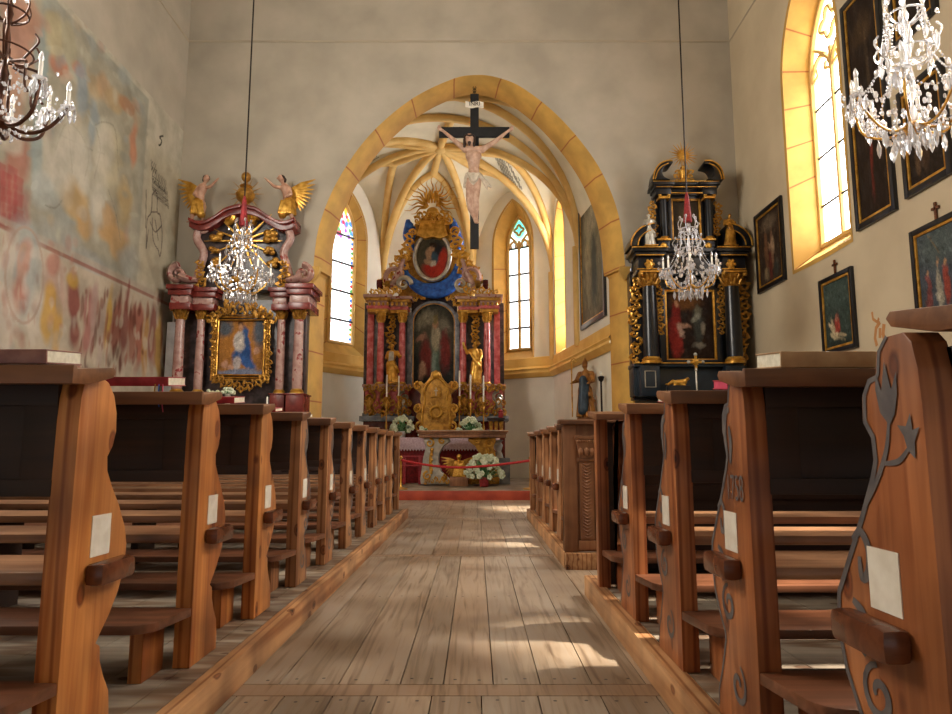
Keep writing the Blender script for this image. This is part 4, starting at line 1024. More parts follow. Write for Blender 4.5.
# angels perched on the attic
def angel(label, u, v, Y, sg, zoff=0):
    x, z = atY(u, v, Y); t = thing('angel_statue', label, 'statue', (x, Y, z), group='gilded angels on the left altar')
    h = .9; V = lambda a, b2, c_: (a * h * sg, b2 * h, c_ * h)
    cp = [(V(-.02, 0, .42), .10 * h, V(0, -.01, .60), .085 * h), (V(0, -.01, .60), .085 * h, V(.04, -.02, .74), .10 * h), (V(.06, -.02, .8), .04 * h, V(.10, -.04, .86), .036 * h), (V(.12, -.05, .92), .066 * h, V(.13, -.06, .95), .06 * h), (V(.19, -.09, .93), .014 * h, V(.2, -.09, .92), .012 * h),
          (V(-.06, 0, .40), .075 * h, V(-.10, -.07, .20), .06 * h), (V(-.10, -.07, .20), .055 * h, V(-.16, -.02, .02), .03 * h), (V(.05, -.02, .40), .075 * h, V(.10, -.08, .22), .06 * h), (V(.10, -.08, .22), .055 * h, V(.08, -.02, .03), .03 * h), (V(-.16, -.02, .02), .028 * h, V(-.22, -.07, .0), .018 * h), (V(.08, -.02, .02), .028 * h, V(.12, -.10, .005), .018 * h),
          (V(.10, -.03, .74), .042 * h, V(.24, -.10, .74), .034 * h), (V(.24, -.10, .74), .034 * h, V(.40, -.16, .88), .022 * h), (V(-.05, -.02, .74), .042 * h, V(-.10, -.08, .58), .034 * h), (V(-.10, -.08, .58), .034 * h, V(-.02, -.16, .50), .022 * h)]
    for hx, hy, hz, dx, dz in ((.40, -.16, .88, .03, .03), (-.02, -.16, .50, .03, -.01)):
        for f in range(4): cp.append((V(hx, hy, hz), .012 * h, V(hx + dx, hy - .01 * f, hz + dz * (1 - .3 * f)), .008 * h))
    b = body(cp, 'body', 'flesh', t, .013)
    dr = [(V(-.04, -.01, .44), .115 * h, V(.02, -.02, .34), .12 * h), (V(.0, -.04, .34), .11 * h, V(.06, -.06, .16), .09 * h), (V(-.06, -.02, .40), .10 * h, V(-.10, -.05, .20), .075 * h), (V(-.12, 0, .46), .05 * h, V(-.16, .02, .20), .05 * h)]
    for k in range(6): dr.append((V(-.12 + .04 * k, -.11, .44), .02 * h, V(-.12 + .05 * k, -.13, .17), .022 * h))
    body(dr, 'drapery', 'gold', b, .014)
    mb = MB(); mb.ell(V(.115, -.03, .955), .075 * h, .075 * h, .066 * h); mb.ell(V(.07, .0, .92), .05 * h, .05 * h, .06 * h); mb.build('hair', 'hair_brown', b)
    mb = MB(); wings(mb, *V(-.02, .08, .74), .52, -sg, .45); mb.build('wings', 'gold', t); return t
angel('gilded winged angel with raised arm on the wall-side corner of the red altar', 199, 223, 12.3, 1)
angel('gilded winged angel with spread wing on the arch-side corner of the red altar', 286, 223, 12.3, -1)
# small things on the left altar
def candlestick(label, x, y, z, hs, hc, mat='gold', group=None, s=1.0):
    t = thing('candlestick', label, 'candlestick', (x, y, z), group=group)
    MB().lathe([(.06 * s, 0), (.06 * s, .02), (.03 * s, .04), (.014 * s, .07), (.026 * s, hs * .3), (.012 * s, hs * .4), (.014 * s, hs * .7), (.03 * s, hs * .82), (.012 * s, hs * .9), (.045 * s, hs * .97), (.05 * s, hs)], n=10).build('stick', mat, t)
    MB().lathe([(.017 * s, hs), (.017 * s, hs + hc), (.004, hs + hc + .012)], n=10).build('candle', 'wax', t); return t
x, z = atY(268, 402, 11.6); candlestick('single candle in a silver stick on the red left altar', x, 11.55, 1.13, .45, .22, 'silver', s=.9)
for u, v, lb in ((212.5, 394, 'smaller white flower posy on the red left altar'), (228, 392, 'larger white flower posy below the framed woman in blue')):
    x, z = atY(u, v, 11.6); t = thing('flower_posy', lb, 'flowers', (x, 11.6, 1.13)); q = random.Random(int(u))
    MB().lathe([(.05, 0), (.06, .1), (.03, .16), (.05, z - 1.16)], n=10).build('vase', 'silver', t)
    mb = MB()
    for k in range(14): mb.ell((q.uniform(-.09, .09), q.uniform(-.05, .05), z - 1.13 + q.uniform(-.03, .06)), .035, .035, .03, 7, 5)
    mb.build('blossoms', 'petals', t)
    mb = MB()
    for k in range(10): mb.cap((0, 0, z - 1.16), .01, (q.uniform(-.1, .1), q.uniform(-.05, .05), z - 1.12), .012, 5)
    mb.build('foliage', 'foliage', t)

# ================================================================ RIGHT SIDE ALTAR
ra = thing('side_altar', 'black and gold side altar with broken pediment, right of the arch', 'altar', (3.8, 12.25, 0))
F = Face(ra)
mb = MB().box(2.78, 4.75, 11.75, 12.58, .001, 1.62); F.ok(mb, 'altar_base', 'blue_lacquer', bevel=.01)
mb = MB().box(2.9, 4.6, 11.3, 11.8, .001, 1.28); F.ok(mb, 'altar_block', 'chancel_plaster', bevel=.01)
mb = MB().box(2.82, 4.68, 11.25, 11.82, 1.28, 1.36); F.ok(mb, 'altar_slab', 'grey_marble', bevel=.01)
def gline(name, u0, u1, v, Y, w_=.018, parent=None):
    mb = MB(); x0, z = atY(u0, v, Y); x1, _ = atY(u1, v, Y); mb.box(x0, x1, Y - .02, Y + .02, z - w_ / 2, z + w_ / 2); F.ok(mb, name, 'gold', parent, bevel=.003)
mb = MB(); F.bx(mb, 632, 745, 272, 400, 12.3, 12.57); F.ok(mb, 'back_panel', 'black_lacquer', bevel=.005)
mb = MB(); F.bx(mb, 634, 744, 363, 366.5, 12.0, 12.5); F.bx(mb, 634, 744, 366, 396, 12.12, 12.5); F.ok(mb, 'predella', 'blue_lacquer', bevel=.006); gline('gilt_line', 634, 744, 363, 11.99)
for u, u2 in ((641, 660), (727, 745)):
    mb = MB(); F.bx(mb, u, u2, 366, 396, 11.9, 12.5); pd = F.ok(mb, 'pedestal', 'blue_lacquer', bevel=.006)
    mb = MB(); um = (u + u2) / 2; x0, z1 = atY(um - 5.5, 371, 11.89); x1, z0 = atY(um + 5.5, 387, 11.89); mb.tube([(x0, 11.89, z0), (x1, 11.89, z0), (x1, 11.89, z1), (x0, 11.89, z1)], .012, 5, closed=True); F.ok(mb, 'panel_moulding', 'silver', pd)
    x = atY(650.5 if u < 700 else 733.5, 325, 12.0)[0]; zb = atY(u, 361, 12.0)[1]; zt = atY(u, 287, 12.0)[1]; zc = atY(u, 273, 12.0)[1]
    mb = MB(); column(mb, x, 12.0, zb, zt, .135, 20); cl = F.ok(mb, 'column', 'black_lacquer')
    mb = MB(); base(mb, x, 12.0, zb - .05, .13); F.ok(mb, 'column_base', 'gold', cl)
    mb = MB(); capital(mb, x, 12.0, zt, zc, .135); F.ok(mb, 'capital', 'old_gold', cl)
LB = [(0, .14, 4, 'cornice', 'black_lacquer'), (.14, .30, 1.5, 'cornice', 'black_lacquer'), (.30, .84, -1.5, 'frieze', 'black_lacquer'), (.84, 1, 0, 'architrave', 'black_lacquer')]
entab(F, 636, 747, 248, 273, 12.1, 12.57, LB); entab(F, 637, 664, 247, 273, 11.84, 12.3, LB); entab(F, 721, 747, 247, 273, 11.84, 12.3, LB)
for u0, u1 in ((632, 668), (717, 751)): gline('gilt_line', u0, u1, 247, 11.74, .016); gline('gilt_line', u0 + 4, u1 - 4, 255, 11.8); gline('gilt_line', u0 + 5, u1 - 5, 269, 11.83)
for u in (650, 731.5):
    mb = MB(); x, z = atY(u, 264, 11.8); mb.ell((x, 11.84, z), .075, .04, .085, 12, 8)
    for k in range(6): mb.ell((x + .065 * cos(k * pi / 3), 11.82, z + .075 * sin(k * pi / 3)), .028, .025, .03, 6, 5)
    F.ok(mb, 'gilt_emblem', 'gold')
# lower picture
c = Canvas(50, 74, '2a1c14', 21, .35)
c.blob(.4, .86, .3, .12, '6a4420', .9); c.blob(.2, .35, .13, .35, '8a2a22', .5); c.blob(.22, .72, .10, .12, '7a241c', .5); c.blob(.23, .82, .05, .05, 'a87858', .5); c.blob(.36, .5, .14, .04, 'a88068', .5, -.2); c.blob(.3, .42, .04, .12, 'b89a88', .6, .4)
c.blob(.66, .5, .1, .25, '40423c', .6); c.blob(.68, .7, .07, .08, '6a6858', .6); c.blob(.62, .6, .12, .04, '8a8878', .5, .4); c.blob(.66, .22, .12, .05, '7a7264', .6); c.blob(.75, .45, .05, .08, '8a8070', .6)
c.shade(.25).scumble(300, .04); picture(F, 'painting', c, 666, 714.5, 291, 360, 12.22)
def rframe(u0, u1, v0, v1, Y, r, name, mat, parent=None, ex=0):
    mb = MB(); x0, z1 = atY(u0, v0, Y); x1, z0 = atY(u1, v1, Y); x0 = atY(u0, (v0 + v1) / 2, Y)[0]; x1 = atY(u1, (v0 + v1) / 2, Y)[0]
    for a in ((x0 - r, x0 + r, z0 - r, z1 + r), (x1 - r, x1 + r, z0 - r, z1 + r), (x0, x1, z0 - r, z0 + r), (x0, x1, z1 - r, z1 + r)): mb.box(a[0], a[1], Y - r, Y + r, a[2], a[3])
    return F.ok(mb, name, mat, parent, bevel=r * .3)
rframe(666, 714.5, 291, 360, 12.19, .02, 'gilt_frame', 'gold'); rframe(662, 718.5, 287, 363, 12.2, .055, 'black_frame', 'black_lacquer')
for pts, sd_ in (([(637, 280), (635, 300), (634, 320), (636, 340), (635, 362)], 31), ([(659, 286), (660, 300), (659, 318), (660, 332)], 32), ([(722, 286), (721, 300), (722, 318), (721, 332)], 33), ([(742, 280), (744, 300), (743, 320), (742, 340), (743, 362)], 34)):
    mb = MB(); rocaille(mb, F.P(pts, 12.15), 12.15, .15 if sd_ in (31, 34) else .10, sd_, dens=1.3); F.ok(mb, 'gilt_carving', 'gold' if sd_ < 33 else 'old_gold', smooth=50)
# segmental pediment pieces over the main cornice
for sg, uc in ((-1, 651), (1, 727)):
    P = [atY(uc + sg * 25 * cos(t) - sg * 3, 248 - 22 * sin(t), 12.1) for t in np.linspace(0, pi / 2 * .98, 12)]
    mb = MB(); inn = [((p[0] - P[-1][0]) * .72 + P[-1][0], (p[1] - P[0][1]) * .72 + P[0][1]) for p in P]
    mb.prism(P + inn[::-1], 11.95, 12.5); pe = F.ok(mb, 'pediment', 'black_lacquer', bevel=.006)
    mb = MB(); mb.tube([(a, 11.94, b2) for a, b2 in P], .014, 5); mb.tube([(a, 11.94, b2) for a, b2 in inn], .012, 5); F.ok(mb, 'gilt_line', 'gold', pe)
    mb = MB(); mb.prism([(P[-1][0], P[0][1]), (P[0][0], P[0][1])] + inn[1:], 12.2, 12.5); F.ok(mb, 'pediment_infill', 'black_lacquer', pe)
# upper storey
mb = MB(); F.bx(mb, 656, 716, 190, 248, 12.32, 12.57); F.ok(mb, 'attic_panel', 'black_lacquer', bevel=.005)
for u in (664, 709):
    x = atY(u, 220, 12.15)[0]; zb, zt, zc = [atY(u, v, 12.15)[1] for v in (238, 200, 194.5)]
    mb = MB(); column(mb, x, 12.15, zb, zt, .07); cl = F.ok(mb, 'attic_column', 'black_lacquer')
    mb = MB(); base(mb, x, 12.15, zb - .05, .07); F.ok(mb, 'column_base', 'gold', cl)
    mb = MB(); mb.box(x - .10, x + .10, 12.05, 12.25, zt, zt + .04); mb.ell((x - .08, 12.06, zt + .06), .035); mb.ell((x + .08, 12.06, zt + .06), .035); mb.box(x - .12, x + .12, 12.03, 12.27, zc, zc + .03); F.ok(mb, 'capital', 'gold', cl)
    mb = MB(); F.bx(mb, u - 6, u + 6, 240, 250, 12.05, 12.4); pd = F.ok(mb, 'attic_pedestal', 'black_lacquer', bevel=.005)
    mb = MB(); xx, zz = atY(u, 245.5, 12.04); mb.ell((xx, 12.05, zz), .06, .02, .06); F.ok(mb, 'gilt_rosette', 'gold', pd)
    gline('gilt_line', u - 7, u + 7, 239.5, 12.04, .03)
c = Canvas(36, 44, '3c3226', 22, .3); c.blob(.5, .55, .25, .3, '54452f', .9); c.blob(.5, .75, .08, .08, '6a5a44', .7)
picture(F, 'attic_painting', c, 672, 700, 200, 240, 12.27); rframe(672, 700, 200, 240, 12.25, .02, 'attic_frame', 'old_gold'); rframe(669.5, 702.5, 197.5, 242, 12.26, .035, 'black_frame', 'black_lacquer')
LC = [(0, .25, 2.5, 'attic_cornice', 'black_lacquer'), (.25, .5, .5, 'attic_cornice', 'black_lacquer'), (.5, 1, -1, 'attic_frieze', 'black_lacquer')]
entab(F, 656, 716, 181, 195, 12.15, 12.57, LC); entab(F, 655, 672, 181, 194, 12.0, 12.3, LC); entab(F, 702, 718, 181, 194, 12.0, 12.3, LC)
gline('gilt_line', 653, 719, 181.5, 11.97, .014); gline('gilt_line', 656, 716, 187, 12.0, .014); gline('gilt_line', 658, 714, 193, 12.05, .012)
for sg in (-1, 1):
    uc = 686.5; P = [atY(uc + sg * a, b2, 12.1) for a, b2 in [(35, 182), (33.5, 174), (29, 167), (22, 163.5), (16, 163.5), (16, 166), (21, 167), (24.5, 170), (26, 174), (24, 179), (18, 182)]]
    if sg < 0: pass
    mb = MB(); mb.prism(catmull(P, 3), 11.98, 12.35); pe = F.ok(mb, 'broken_pediment', 'black_lacquer', bevel=.006)
    mb = MB(); mb.tube([(a, 11.97, b2) for a, b2 in catmull(P[:5], 4)], .014, 5); mb.tube([(a, 11.97, b2) for a, b2 in catmull([atY(uc + sg * a, b2, 12.1) for a, b2 in [(33, 182), (31, 175), (27, 169.5), (20, 166)]], 4)], .011, 5); F.ok(mb, 'gilt_line', 'gold', pe)
mb = MB(); rocaille(mb, F.P([(653.5, 203), (651, 215), (655, 226), (654, 234)], 12.2), 12.2, .10, 41, dens=1.4); F.ok(mb, 'gilt_carving', 'old_gold', smooth=50)
mb = MB(); rocaille(mb, F.P([(717, 203), (718.5, 215), (716, 226), (717, 234)], 12.2), 12.2, .09, 42, dens=1.4); F.ok(mb, 'gilt_carving', 'old_gold', smooth=50)
mb = MB(); x, z = atY(685.5, 181, 12.1); mb.lathe([(.10, 0), (.12, .04), (.07, .08), (.08, .14), (.11, .22), (.05, .27), (.06, .30), (.02, .34)], (x, 12.2, z), 12); rocaille(mb, [(x - .13, z + .03), (x - .12, z + .2)], 12.18, .1, 43); rocaille(mb, [(x + .13, z + .03), (x + .12, z + .2)], 12.18, .1, 44)
rays(mb, atY(684.5, 153, 12.1), 12.2, 22, .05, .27, .017, seed=3); mb.ell((*[atY(684.5, 153, 12.1)[0], 12.2, atY(684.5, 153, 12.1)[1]],), .07, .04, .07); F.ok(mb, 'crowning_sunburst', 'gold')
# statues on the main cornice
for u, lb, mt, hx in ((651, 'pale gilt female saint statue on the arch-side cornice of the black altar', 'silver', -1), (731, 'gilt bearded saint statue on the wall-side cornice of the black altar', 'old_gold', 1)):
    x, z = atY(u, 247, 11.95); t = thing('saint_statue', lb, 'statue', (x, 12.0, z + .012), group='statues on the black altar')
    body(draped(.62, (-.12, -.16, .62), (.14, -.14, .70), hx, .04 * hx, .17, 5 + hx), 'body', mt, t, .012)
    mb = MB().box(-.12, .12, -.1, .1, 0, .025); mb.build('plinth', 'old_gold', t, bevel=.004)
# on the altar slab
x, z = atY(696.5, 380, 11.5); t = thing('altar_cross', 'small gilt cross with crystal tips before the black altar', 'cross', (x, 11.5, 1.36))
zc = atY(696.5, 362, 11.5)[1] - 1.36
mb = MB().lathe([(.07, 0), (.07, .02), (.02, .06), (.015, zc - .16), (.03, zc - .14), (.012, zc - .1)], n=10); mb.build('stem', 'silver', t)
mb = MB().ell((0, 0, zc), .055, .03, .055); mb.box(-.10, .10, -.01, .01, zc - .02, zc + .02); mb.box(-.02, .02, -.01, .01, zc - .12, zc + .11); rays(mb, (0, zc), 0, 8, .02, .09, .012); mb.build('cross', 'gold', t)
for dx, dz in ((-.12, 0), (.12, 0), (0, .13)): MB().ell((dx, 0, zc + dz), .032, .02, .032).build('crystal_tip', 'silver', t)
x, z = atY(679, 383, 11.45); t = thing('gilt_lamb', 'gilded reclining lamb ornament beside the small gilt cross', 'ornament', (x, 11.45, 1.36)); zz = z - 1.36
body([((-.06, 0, zz), .05, (.08, 0, zz + .015), .055), ((.10, 0, zz + .04), .035, (.15, 0, zz + .07), .028), ((-.1, 0, zz + .02), .04, (-.17, 0, zz - .02), .025), ((-.17, 0, zz - .02), .02, (-.22, 0, zz - .02), .012), ((.02, -.03, zz - .03), .02, (.10, -.05, zz - .05), .014), ((-.05, -.03, zz - .03), .02, (-.11, -.05, zz - .05), .014), ((.14, -.02, zz + .085), .01, (.13, -.045, zz + .07), .008)], 'body', 'gold', t, .01)
MB().box(-.2, .17, -.07, .07, .0, zz - .045).build('plinth', 'black_lacquer', t, bevel=.006)
# ================================================================ HIGH ALTAR
YH = 17.0
ha = thing('high_altar', 'tall gilded high altar in the chancel with red marble columns and an oval picture', 'altar', (-1.07, 17.3, FZ))
F = Face(ha)
# body below the columns
mb = MB(); F.bx(mb, 363, 505, 388, 470, 17.25, 17.9); z_ = F.o[2]
F.ok(mb, 'altar_body', 'red_marble', bevel=.01)
mb = MB(); F.bx(mb, 411, 457, 296, 400, 17.45, 17.85); F.ok(mb, 'back_panel', 'dark_marble', bevel=.01)
for u0, u1 in ((364, 409), (459, 504)):
    mb = MB(); F.bx(mb, u0, u1, 303, 390, 17.35, 17.85); F.ok(mb, 'back_panel', 'dark_marble', bevel=.006)
    mb = MB(); F.bx(mb, u0 + 1, u1 - 1, 390, 414, 16.95, 17.8); F.ok(mb, 'pedestal', 'rose_marble', bevel=.012)
    mb = MB(); F.bx(mb, u0 - 2, u1 + 2, 384, 387, 16.85, 17.8); F.bx(mb, u0 - 0, u1 + 0, 387, 390, 16.9, 17.8); F.ok(mb, 'pedestal_cap', 'pink_marble', bevel=.012)
    mb = MB(); F.bx(mb, u0 - 5, u1 + 5, 416, 421, 16.8, 17.8); F.bx(mb, u0 - 2, u1 + 2, 413, 416, 16.87, 17.8); F.ok(mb, 'pedestal_foot', 'grey_marble', bevel=.012)
    um = (u0 + u1) / 2
    for v_, s_, sd_ in ((387, .12, 1), (411, .13, 2), (402, .16, 3)):
        mb = MB(); rocaille(mb, F.P([(u0 + 1, v_), (um, v_ + 2), (u1 - 1, v_)], 16.78), 16.8, s_, sd_ + int(u0), dens=1.2); F.ok(mb, 'gilt_carving', 'old_gold', smooth=50)
    for k, uu_ in enumerate((u0 + 5, um, u1 - 5)):
        mb = MB(); x, z = atY(uu_, 398, 16.85); spir(mb, (x, z + .02), 16.9, .16, pi / 2, 1.3, -1 if uu_ < um else 1, .05, 18, 1.5); spir(mb, (x, z - .28), 16.9, .13, -pi / 2, 1.2, 1 if uu_ < um else -1, .045, 18, 1.5); mb.ell((x, 16.86, z - .12), .10, .09, .16); F.ok(mb, 'scroll_console', 'old_gold' if k == 1 else 'silver' if k == 2 else 'old_gold', smooth=50)
for u, r, yy, mt in ((380.5, .085, 16.98, 'rose_marble'), (402, .085, 16.98, 'rose_marble'), (463, .085, 16.98, 'rose_marble'), (487, .085, 16.98, 'rose_marble')):
    x = atY(u, 350, yy)[0]; zb, zt, zc = [atY(u, v, yy)[1] for v in (383, 323, 311)]
    mb = MB(); column(mb, x, yy, zb, zt, r); cl = F.ok(mb, 'column', mt)
    mb = MB(); base(mb, x, yy, zb - .06, r); F.ok(mb, 'column_base', 'gold', cl)
    mb = MB(); capital(mb, x, yy, zt, zc, r); F.ok(mb, 'capital', 'gold', cl)
for u0, u1, mt, nm, yy in ((367, 373.5, 'rose_marble', 'pilaster', 17.15), (374, 378, 'grey_marble', 'pilaster', 17.2), (407, 411.5, 'grey_marble', 'pilaster', 17.3), (494, 500, 'rose_marble', 'pilaster', 17.15), (490, 494, 'grey_marble', 'pilaster', 17.2), (455.5, 459.5, 'grey_marble', 'pilaster', 17.3)):
    mb = MB(); F.bx(mb, u0, u1, 312, 386, yy, 17.6); F.ok(mb, nm, mt, bevel=.01)
for us, sd_ in (((391, 393, 390, 392), 51), ((474, 477, 474, 476), 52)):
    mb = MB(); rocaille(mb, F.P(list(zip(us, (310, 322, 334, 346))), 17.25), 17.25, .14, sd_, dens=1.6); F.ok(mb, 'gilt_tendril', 'gold', smooth=50)
LH = [(0, .16, 4, 'cornice', 'pink_marble'), (.16, .34, 2, 'cornice', 'old_gold'), (.34, .62, -1, 'frieze', 'pink_marble'), (.62, .8, .5, 'architrave', 'rose_marble'), (.8, 1, -.5, 'architrave', 'old_gold')]
entab(F, 367, 388, 294, 312, 16.85, 17.85, LH); entab(F, 389, 408, 296, 313, 16.98, 17.85, LH); entab(F, 459, 478, 296, 313, 16.98, 17.85, LH); entab(F, 479, 499, 294, 312, 16.85, 17.85, LH)
for u0, u1 in ((367, 408), (459, 499)):
    mb = MB()
    for k in range(9): x, z = atY(u0 + (u1 - u0) * (k + .5) / 9, 303.5, 16.8); mb.ell((x, 16.84, z), .035, .03, .05, 6, 5)
    F.ok(mb, 'gilt_frieze_ornament', 'gold', smooth=50)
# arched altarpiece
hw = (atY(456, 340, 17.4)[0] - atY(412, 340, 17.4)[0]) / 2; xm = (atY(456, 340, 17.4)[0] + atY(412, 340, 17.4)[0]) / 2
z0, zs, zt = [atY(434, v, 17.4)[1] for v in (398, 322, 303)]
c = Canvas(52, 100, '2c2e2c', 61, .3)
c.blob(.5, .7, .45, .25, '5a5648', .9); c.blob(.3, .85, .2, .08, '8a8470', .8); c.blob(.7, .78, .16, .08, '7a7464', .8); c.blob(.52, .45, .15, .26, '5a7064', .5); c.blob(.52, .62, .10, .14, 'a8a088', .5, .1); c.blob(.52, .78, .06, .05, 'b08a6c', .5); c.blob(.52, .84, .05, .05, '8a7a50', .5)
c.blob(.32, .42, .12, .2, '7a3430', .6, .3); c.blob(.74, .5, .12, .2, '7a322e', .6); c.blob(.22, .28, .08, .1, 'a8826a', .5); c.blob(.24, .36, .04, .03, 'b08c74', .5); c.blob(.2, .65, .1, .04, '9a7460', .6); c.blob(.5, .1, .5, .12, '1e2020', .7); c.blob(.5, .3, .06, .16, '8aa09a', .5); c.shade(.25).scumble(350, .04)
ol = lambda a, b2: (xm - hw + 2 * hw * a, 17.4, z0 + (min(zt, zs + (zt - zs) * sqrt(max(0, 1 - (2 * a - 1) ** 2))) - z0) * b2)
F.ok(c.mesh(ol), 'altarpiece_painting', 'oil_paint', smooth=0)
mb = MB(); ar = [(xm - hw, z0), (xm - hw, zs)] + [(xm - hw * cos(t), zs + (zt - zs) * sin(t)) for t in np.linspace(0, pi, 17)[1:-1]] + [(xm + hw, zs), (xm + hw, z0)]
mb.tube([(a, 17.36, b2) for a, b2 in ar], .06, 8); F.ok(mb, 'arched_frame', 'grey_marble', smooth=50)
mb = MB(); mb.tube([(xm + (a - xm) * .94, 17.33, b2 - .03) for a, b2 in ar], .02, 6); F.ok(mb, 'gilt_fillet', 'gold')
mb = MB(); rocaille(mb, F.P([(406, 303), (414, 298), (424, 293), (434, 291), (444, 293), (453, 298), (461, 303)], 17.25), 17.25, .17, 62, dens=1.4); F.ok(mb, 'gilt_leafwork', 'gold', smooth=50)
# upper stage
mb = MB(); mb.prism(F.P([(398, 296), (402, 280), (405, 262), (408, 240), (415, 224), (426, 214), (441, 214), (451, 224), (457, 240), (461, 262), (464, 280), (468, 296)], 17.4), 17.4, 17.65); F.ok(mb, 'upper_panel', 'old_gold', bevel=.01)
def folds(name, pts, r, mat='blue_cloth', Y=17.25, n=5, seed=1):
    mb = MB(); q = random.Random(seed)
    for k in range(n):
        P = catmull([atY(u + q.uniform(-1, 1) + (k - n / 2) * .9, v + (k - n / 2) * 1.6, Y) for u, v in pts], 5)
        mb.tube([(a, Y - .03 * q.random(), b2) for a, b2 in P], [r * (.6 + .5 * sin(pi * i / (len(P) - 1))) for i in range(len(P))], 7)
    return F.ok(mb, name, mat, smooth=60)
folds('blue_drapery', [(404, 266), (409, 280), (420, 289), (433, 292), (446, 289), (456, 280), (461, 266)], .09, n=6)
folds('blue_drapery', [(411, 224), (410, 232), (409, 241), (411, 248)], .09, seed=3); folds('blue_drapery', [(455, 223), (456, 232), (458, 241), (455, 248)], .09, seed=4)
xo, zo = atY(432.5, 256.5, 17.2); rx, rz = 18 * 17.2 / 690, 25 * 17.2 / 690
c = Canvas(48, 60, '6a604c', 63, .2); c.blob(.5, .5, .5, .5, '4c4a40', .9); c.blob(.75, .5, .18, .35, '2c2a30', .6, .3); c.blob(.55, .2, .4, .18, 'b03226', .5); c.blob(.78, .36, .14, .3, 'b83a2a', .5, -.3); c.blob(.5, .46, .18, .14, '3c566a', .5); c.blob(.38, .55, .1, .12, 'b08c70', .5); c.blob(.48, .68, .09, .08, 'c09a7a', .5); c.blob(.5, .76, .13, .06, '3a2c26', .5); c.blob(.52, .36, .1, .07, 'c8c0b0', .5, .3); c.blob(.36, .4, .12, .06, 'a88a70', .6); c.shade(.2).scumble(250, .04)
F.ok(c.mesh(lambda a, b2: (xo + rx * .97 * (2 * a - 1) * sqrt(max(1e-4, 1 - (2 * b2 - 1) ** 2 * .999)), 17.2, zo + rz * .97 * (2 * b2 - 1))), 'oval_painting', 'oil_paint', smooth=0)
mb = MB(); mb.tube([(xo + rx * cos(t), 17.18, zo + rz * sin(t)) for t in np.linspace(0, 2 * pi, 41)[:-1]], .055, 8, closed=True); F.ok(mb, 'oval_frame', 'silver', smooth=60)
for sg in (-1, 1):
    u = lambda a: 432.5 + sg * a
    mb = MB(); rocaille(mb, F.P([(u(40), 288), (u(36), 276), (u(30), 266), (u(26), 254), (u(24), 242), (u(21), 232)], 17.1), 17.1, .22, 64 + sg, dens=1.7); rocaille(mb, F.P([(u(50), 287), (u(45), 280), (u(38), 268), (u(30), 258)], 17.05), 17.05, .24, 74 + sg, dens=1.7); F.ok(mb, 'gilt_scrollwork', 'gold', smooth=50)
    mb = MB(); rocaille(mb, F.P([(u(64), 293), (u(46), 291), (u(34), 290)], 16.85), 16.85, .15, 84 + sg, dens=1.5); F.ok(mb, 'gilt_cresting', 'gold', smooth=50)
    mb = MB(); x, z = atY(u(37), 276, 17.0); spir(mb, (x, z), 17.05, .30, -pi / 2, 1.3, sg, .08, 24, 1.4); mb.tube([(x + sg * .12, 17.05, z - .28), (x - sg * .05, 17.05, z + .05), (x - sg * .2, 17.05, z + .45)], [.07, .09, .05], 8); F.ok(mb, 'volute', 'pink_marble', smooth=50)
    mb = MB(); x, z = atY(u(29), 284, 16.95); spir(mb, (x, z), 16.95, .20, 0, 1.3, -sg, .065, 20, 1.4); F.ok(mb, 'volute', 'silver', smooth=50)
    for k, a in enumerate((53, 45)):
        mb = MB(); x, z = atY(u(a), 284, 16.95); r_ = .13 - .02 * k
        for dx in (-.09, 0, .09): mb.lathe([(r_ * .9, 0), (r_, .03), (r_ * .9, .06)], (0, 0, 0), 12)
        mb.v = [(x + (p[2] - .03) * 2.2, 17.0 + p[1], z + p[0]) for p in mb.v]; F.ok(mb, 'rolled_scroll', 'red_marble' if k == 0 else 'old_gold')
mb = MB(); mb.prism(F.P([(421, 221), (444, 221), (448, 236), (440, 239), (432, 237), (425, 239), (417, 236)], 17.1), 17.05, 17.4); va = F.ok(mb, 'gilt_canopy', 'gold', bevel=.015)
mb = MB(); rocaille(mb, F.P([(416, 219), (424, 214), (432, 218), (441, 214), (449, 219)], 17.05), 17.05, .18, 68, dens=1.4); mb.ell((*[atY(432.5, 211, 17.05)[0], 17.1, atY(432.5, 211, 17.05)[1]],), .16, .1, .12); F.ok(mb, 'gilt_crest', 'gold', smooth=50)
mb = MB(); cxx = atY(432, 203, 17.2)
for k in range(19):
    a = radians(-30 + 240 * k / 18); rays(mb, cxx, 17.2, 1, .1, .1, .001); P = [(cxx[0] + (.12 + (.62 if k % 2 else .5) * t) * cos(a) - sin(a) * sin(t * 10) * .03, 17.2, cxx[1] + (.12 + (.62 if k % 2 else .5) * t) * sin(a) + cos(a) * sin(t * 10) * .03) for t in np.linspace(0, 1, 10)]
    mb.tube(P, [.035 * (1 - .85 * i / 9) for i in range(10)], 5)
for k in range(5): mb.tube([(cxx[0] + (k - 2) * .07, 17.14, cxx[1] - .02), (cxx[0] + (k - 2) * .075, 17.12, cxx[1] + .14), (cxx[0] + (k - 2) * .07, 17.14, cxx[1] + .30)], [.03, .035, .02], 6)
F.ok(mb, 'gilt_glory', 'gold', smooth=60)
